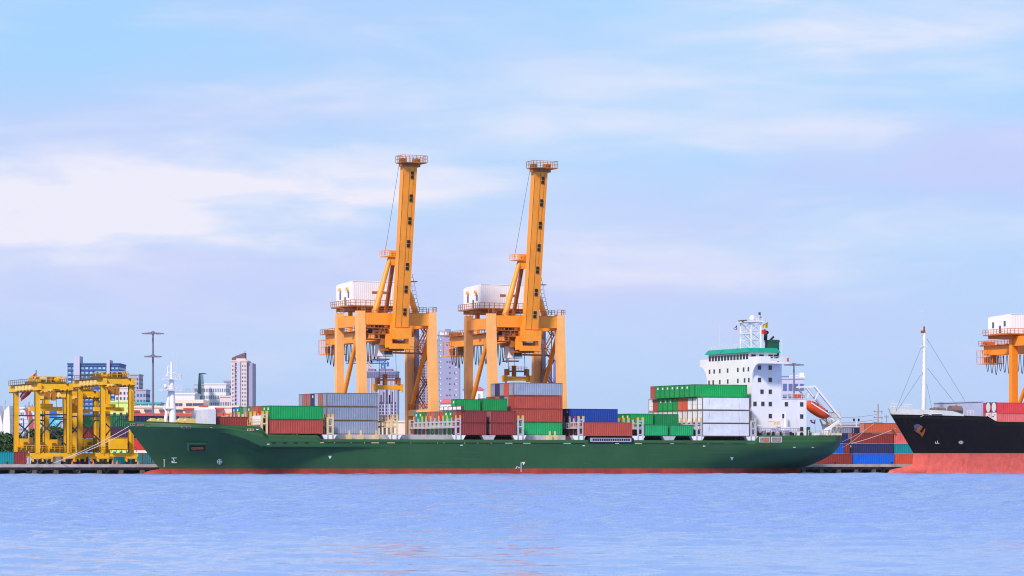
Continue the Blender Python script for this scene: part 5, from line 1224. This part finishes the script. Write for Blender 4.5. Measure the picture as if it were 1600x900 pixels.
board('billboard with blue, pale and red panels between the left crane legs', 35.5, 53.5, 638, 672, 1000, [([(35.5, 672), (53.5, 672), (53.5, 641), (38.5, 640)][::1], P_p), ([(35.5, 672), (38, 672), (38, 657), (35.8, 650)], P_b), ([(47, 671), (52.8, 671), (53, 658), (48, 641), (39, 640)], P_r), ([(47, 662), (50, 664), (50.5, 656), (46, 655)], P_g)])
board('large two-tone blue billboard inside the left gantry crane', 69.5, 93.5, 638, 670, 1000, [([(69.5, 669), (93.5, 669), (93.5, 638.5), (69.5, 638.5)], P_lb), ([(69.5, 651), (89, 651), (89, 638.5), (69.5, 638.5)], P_b), ([(80, 669), (93.5, 669), (93.5, 652), (88, 656)], mat('poster_sky', rgb(110, 205, 250), .5))])
# poles, masts, wires
M_pole = mat('pole_grey', rgb(118, 112, 138), .5); M_polec = mat('pole_concrete', rgb(176, 150, 128), .8)
def lampmast(label, px, Y, ytop, r_, crowns, grp='lamp masts'):
    root = thing('lamp_mast', label, 'lamp mast', (XY(px, Y), Y, GZ), 0, grp); h = ZY(ytop, Y)-GZ
    MB().tube((0, 0, 0), (0, 0, h), r_, 10, r_*.5).build('pole', M_pole, root, True)
    for yc_, rad in crowns:
        z = ZY(yc_, Y)-GZ; m_ = MB(); m_.tube((0, 0, z-.15), (0, 0, z+.5), .5, 10)
        for i in range(8):
            a = i*math.pi/4+.2; p = Vector((math.cos(a)*rad, math.sin(a)*rad, z+.1)); m_.beam((0, 0, z+.3), p, .12); m_.box(p.x-.65, p.x+.65, p.y-.4, p.y+.4, z-.18, z+.12)
        m_.build('lamp_ring', M_pole, root)
lampmast('tall lamp mast with two lamp rings left of the ship foremast', 239, 850, 517, .42, ((521, 2.3), (557, 1.7)))
lampmast('grey lamp mast rising behind the white bridge, above the pale block', 1240.5, 900, 567, .4, ((570, 2.3),))
def upole(label, px, Y, yt, arms, m_=M_polec, rr=.28):
    root = thing('utility_pole', label, 'utility pole', (XY(px, Y), Y, GZ), 0, 'utility poles'); h = ZY(yt, Y)-GZ
    MB().tube((0, 0, 0), (0, 0, h), rr, 8, rr*.7).build('pole', m_, root, True)
    for ya, w_ in arms: z = ZY(ya, Y)-GZ; MB().box(-w_, w_, -.1, .1, z, z+.18).box(w_*.8, w_*.9, -.1, .1, z-.6, z+.6).box(-w_*.9, -w_*.8, -.1, .1, z, z+.5).build('crossarm', M_pole, root)
upole('concrete utility pole inside the left gantry crane', 45, 900, 628, ((635, 1.2), (640, 1.6), (648, 1.0)))
upole('thin grey pole left of the concrete utility pole', 35.5, 900, 665, ((672, 1.0),), M_pole, .12)
upole('power pole with cable loops behind the right container stack', 1372, 900, 631, ((644, 1.3), (653, 1.3), (661, 1.3)))
for px, lb in ((1338, 'low pole with twin floodlights above the navy containers'),):
    root = thing('floodlight_pole', lb, 'floodlight', (XY(px, 860), 860, GZ)); h = ZY(658, 860)-GZ
    MB().tube((0, 0, 0), (0, 0, h), .15, 8).box(-.7, .7, -.08, .08, h-.1, h).build('pole', M_rail, root); MB().box(-.9, -.4, -.3, .2, h, h+.7).box(.4, .9, -.3, .2, h, h+.7).build('lamp', M_black, root)
upole('thin utility pole beside the black ship stem', 1385, 930, 648, ((652, .6),), M_pole, .12)
rp = MB()
for ya, yb in ((652, 647), (660, 655), (664, 659)):
    a = Vector((XY(1296, 900), 900, ZY(ya, 900))); b_ = Vector((XY(1372, 900), 900, ZY(yb, 900))); P_ = []
    for i in range(13): f = i/12; p = a.lerp(b_, f); p.z -= .9*4*f*(1-f)*.5; P_.append(p)
    rp.path(P_, .05, 4)
tag(rp.build('power_line', M_pole), 'three dark power cables running left from the right power pole', 'cable')
rp = MB()
for y in (640, 649, 655, 661): rp.tube((XY(16, 905), 905, ZY(y, 905)), (XY(112, 905), 905, ZY(y+1, 905)), .045, 4)
tag(rp.build('power_line', M_pole), 'thin power cables crossing behind the left gantry crane', 'cable')
# big drooping flag at the left
root = hthing('flag', 'large drooping red, white and blue striped flag above the left gantry crane', 'flag', S(56.5, 62), 62, GZ); base = (S(56.5, 62), 62)
MB().tube((0, 0, 0), (0, 0, Z(578, *base)-GZ), .12, 8).build('flagpole', M_pole, root)
m_ = MB(); NX, NY_ = 14, 6
top_l = [(55.5, 582), (46, 592), (38, 606), (31, 619)]; bot_l = [(55.5, 600), (53, 607), (46, 617), (32.5, 627.5)]
def cv(l_, f): f *= 3; i = min(2, int(f)); g = f-i; return (l_[i][0]*(1-g)+l_[i+1][0]*g, l_[i][1]*(1-g)+l_[i+1][1]*g)
def fp(i, j):
    a = cv(top_l, i/NX); b_ = cv(bot_l, i/NX); x = a[0]+(b_[0]-a[0])*j/NY_; y = a[1]+(b_[1]-a[1])*j/NY_
    tt = 62+.5*math.sin(i*.9+j*.5); s = S(x, tt); return (s-base[0], tt-62, Z(y, s, tt)-GZ)
for i in range(NX):
    for j in range(NY_):
        q4 = [fp(i, j), fp(i+1, j), fp(i+1, j+1), fp(i, j+1)]; m_.add(q4+[(x, y+.04, z) for x, y, z in q4], [(0, 1, 2, 3), (7, 6, 5, 4)], {0: 0, 1: 0, 2: 1, 3: 2, 4: 0, 5: 0}[j])
m_.build('cloth', [F_r, F_w, mat('flag_faded_blue', rgb(150, 150, 205), .8)], root)
# trees
M_leaf = mat('leaf_green', rgb(52, 88, 50), .7, .5, .8); M_leaf2 = mat('leaf_light_green', rgb(74, 102, 44), .7, .5, .8); M_bark = mat('bark', rgb(84, 66, 52), .9)
def crown(n, rx, rz, seed, leaf=.45):
    rnd = random.Random(seed); m_ = MB(); cl = [(rnd.gauss(0, rx*.42), rnd.gauss(0, rx*.42), rnd.uniform(-rz*.5, rz*.75), rnd.uniform(.3, .55)*rx) for _ in range(13)]
    for i in range(n):
        c = rnd.choice(cl); v = Vector((rnd.gauss(0, 1), rnd.gauss(0, 1), rnd.gauss(0, 1))).normalized()*c[3]*rnd.uniform(.6, 1.05); p = Vector(c[:3])+v
        a = Vector((rnd.gauss(0, 1), rnd.gauss(0, 1), rnd.gauss(0, .6))).normalized()*leaf; b_ = a.cross(Vector((rnd.gauss(0, 1), rnd.gauss(0, 1), 1))).normalized()*leaf*.7
        m_.add([p-a, p-b_, p+a, p+b_], [(0, 1, 2, 3)], 1 if v.z > .2*c[3] and rnd.random() < .6 else 0)
    return m_
cr_me = []
for sd_ in (1, 2, 3):
    me = crown(2600, 4.2, 3.6, sd_).mesh('crown'); me.materials.append(M_leaf); me.materials.append(M_leaf2); cr_me.append(me)
trk = MB().tube((0, 0, 0), (.1, .1, 4.5), .35, 8, .2)
for a in range(5): trk.tube((.1, .1, 3.2+a*.3), (2*math.cos(a*1.3), 2*math.sin(a*1.3), 6.2), .14, 6, .05)
trme = trk.mesh('trunk'); trme.materials.append(M_bark)
def tree(px, Y, h, label, i, grp='trees behind the left yard'):
    sc_ = h/9.5; root = thing('broadleaf_tree', label, 'tree', (XY(px, Y), Y, GZ), i*1.3, grp); root.scale = (sc_,)*3
    link('trunk', trme, root); c = link('crown', cr_me[i % 3], root, (0, 0, 6))
tl_ = [(0, 945, 8.2, 'leafy green tree touching the left picture edge'), (9, 950, 9.4, 'dark bushy tree left of the outer crane leg'), (17, 940, 7.8, 'rounded tree just behind the outer yellow leg'), (28, 955, 7.6, 'low green tree between outer crane leg and billboard'),
       (39, 950, 8.0, 'green tree beneath the red and blue billboard'), (50, 945, 8.4, 'green tree right of the concrete utility pole'), (72, 940, 10.5, 'green tree beneath the blue billboard, on its left'), (80, 948, 11.5, 'tallest green tree beneath the blue billboard'), (90, 940, 9.6, 'green tree beneath the blue billboard, on its right'), (-10, 960, 9.0, 'green tree cut off by the left picture edge')]
for i, (px, Y, h, lb) in enumerate(tl_): tree(px, Y, h, lb, i)
pm = MB()
for k in range(16):
    a = k*2.4; pts = [Vector((math.cos(a)*r_*1.0, math.sin(a)*r_, 1.1*math.sin(r_*1.1)-.25*r_*r_)) for r_ in (0, .6, 1.2, 1.8, 2.4)]
    for p, q in zip(pts, pts[1:]):
        sd_ = (q-p).cross(Vector((0, 0, 1))).normalized()*.22; pm.add([p-sd_, p+sd_, q+sd_, q-sd_], [(0, 1, 2, 3)])
pme = pm.mesh('fronds'); pme.materials.append(M_leaf2); ptr = MB().tube((0, 0, 0), (0, 0, 1), .22, 7, .14).mesh('trunk'); ptr.materials.append(M_bark)
for px, yt, lb in ((276, 655.5, 'leftmost small palm behind the foremast'), (283, 653.5, 'second small palm right of the foremast'), (290, 654, 'third small palm right of the foremast'), (299, 650, 'highest small palm, against the white annex')):
    Y = 930; h = ZY(yt, Y)-GZ-1.0; root = thing('palm_tree', lb, 'palm tree', (XY(px, Y), Y, GZ), px, 'small palms before the terminal'); t_ = link('trunk', ptr, root); t_.scale = (1, 1, h); link('fronds', pme, root, (0, 0, h))
# small things on the left quay
for px, lb in ((113, 'orange cone on the quay by the middle wheels'), (146, 'orange cone on the quay below the beside crane'), (176, 'orange cone on the quay under the yellow box'), (183, 'small orange cone on the quay right of the others'), (216, 'orange cone on the quay nearest the green bow')):
    s = S(px, 34); o = hthing('traffic_cone', lb, 'traffic cone', s, 34, GZ, 'traffic cones on the left quay'); MB().tube((0, 0, .03), (0, 0, .85), .28, 10, .06).box(-.35, .35, -.35, .35, 0, .05).build('cone', M_orange, o)
for px, lb in ((46, 'white cabin on the quay under the left crane'), (84, 'grey cabin behind the crane sill, beneath the blue billboard'), (140, 'grey cabin behind the middle crane wheels')):
    s = S(px, 45); o = hthing('site_cabin', lb, 'cabin', s, 74, GZ, 'cabins in the left yard'); MB().box(-1.6, 1.6, 0, 2.4, 0, 2.6).build('wall', M_wht if px == 46 else M_gry, o); MB().box(-1.7, 1.7, -.1, 2.5, 2.6, 2.75).build('roof', M_gry, o); MB().box(-.4, .3, -.04, 0, .1, 2).build('door', M_pole, o)

# ------------------------------------------------------------------ put each empty at the base of its thing
bpy.context.view_layer.update()
for o in [o for o in bpy.data.objects if o.parent is None and o.type == 'EMPTY' and o.scale.x == 1]:
    pts = []
    for c in o.children:
        if c.type == 'MESH' and len(c.data.vertices):
            bb = [c.matrix_basis @ Vector(v) for v in c.bound_box]; pts += bb
    if not pts: continue
    mn = [min(p[i] for p in pts) for i in range(3)]; mx_ = [max(p[i] for p in pts) for i in range(3)]
    off = Vector(((mn[0]+mx_[0])/2, (mn[1]+mx_[1])/2, max(mn[2], -0.0)))
    if off.length < 1.0 or 'container' in o.name: continue
    o.location = o.location+Matrix.Rotation(o.rotation_euler.z, 3, 'Z') @ off
    for c in o.children: c.location = c.location-off

# ------------------------------------------------------------------ thin river haze
hm_ = bpy.data.materials.new('thin_haze'); hm_.use_nodes = True; n_ = hm_.node_tree.nodes; n_.clear()
ho_ = n_.new('ShaderNodeOutputMaterial'); hv_ = n_.new('ShaderNodeVolumePrincipled'); hv_.inputs['Color'].default_value = (.72, .80, 1, 1); hv_.inputs['Density'].default_value = .00002; hv_.inputs['Anisotropy'].default_value = .2
hm_.node_tree.links.new(hv_.outputs[0], ho_.inputs['Volume'])
tag(MB().box(-8500, 6500, -3000, 8500, -4, 112).build('haze', hm_), kind='stuff')
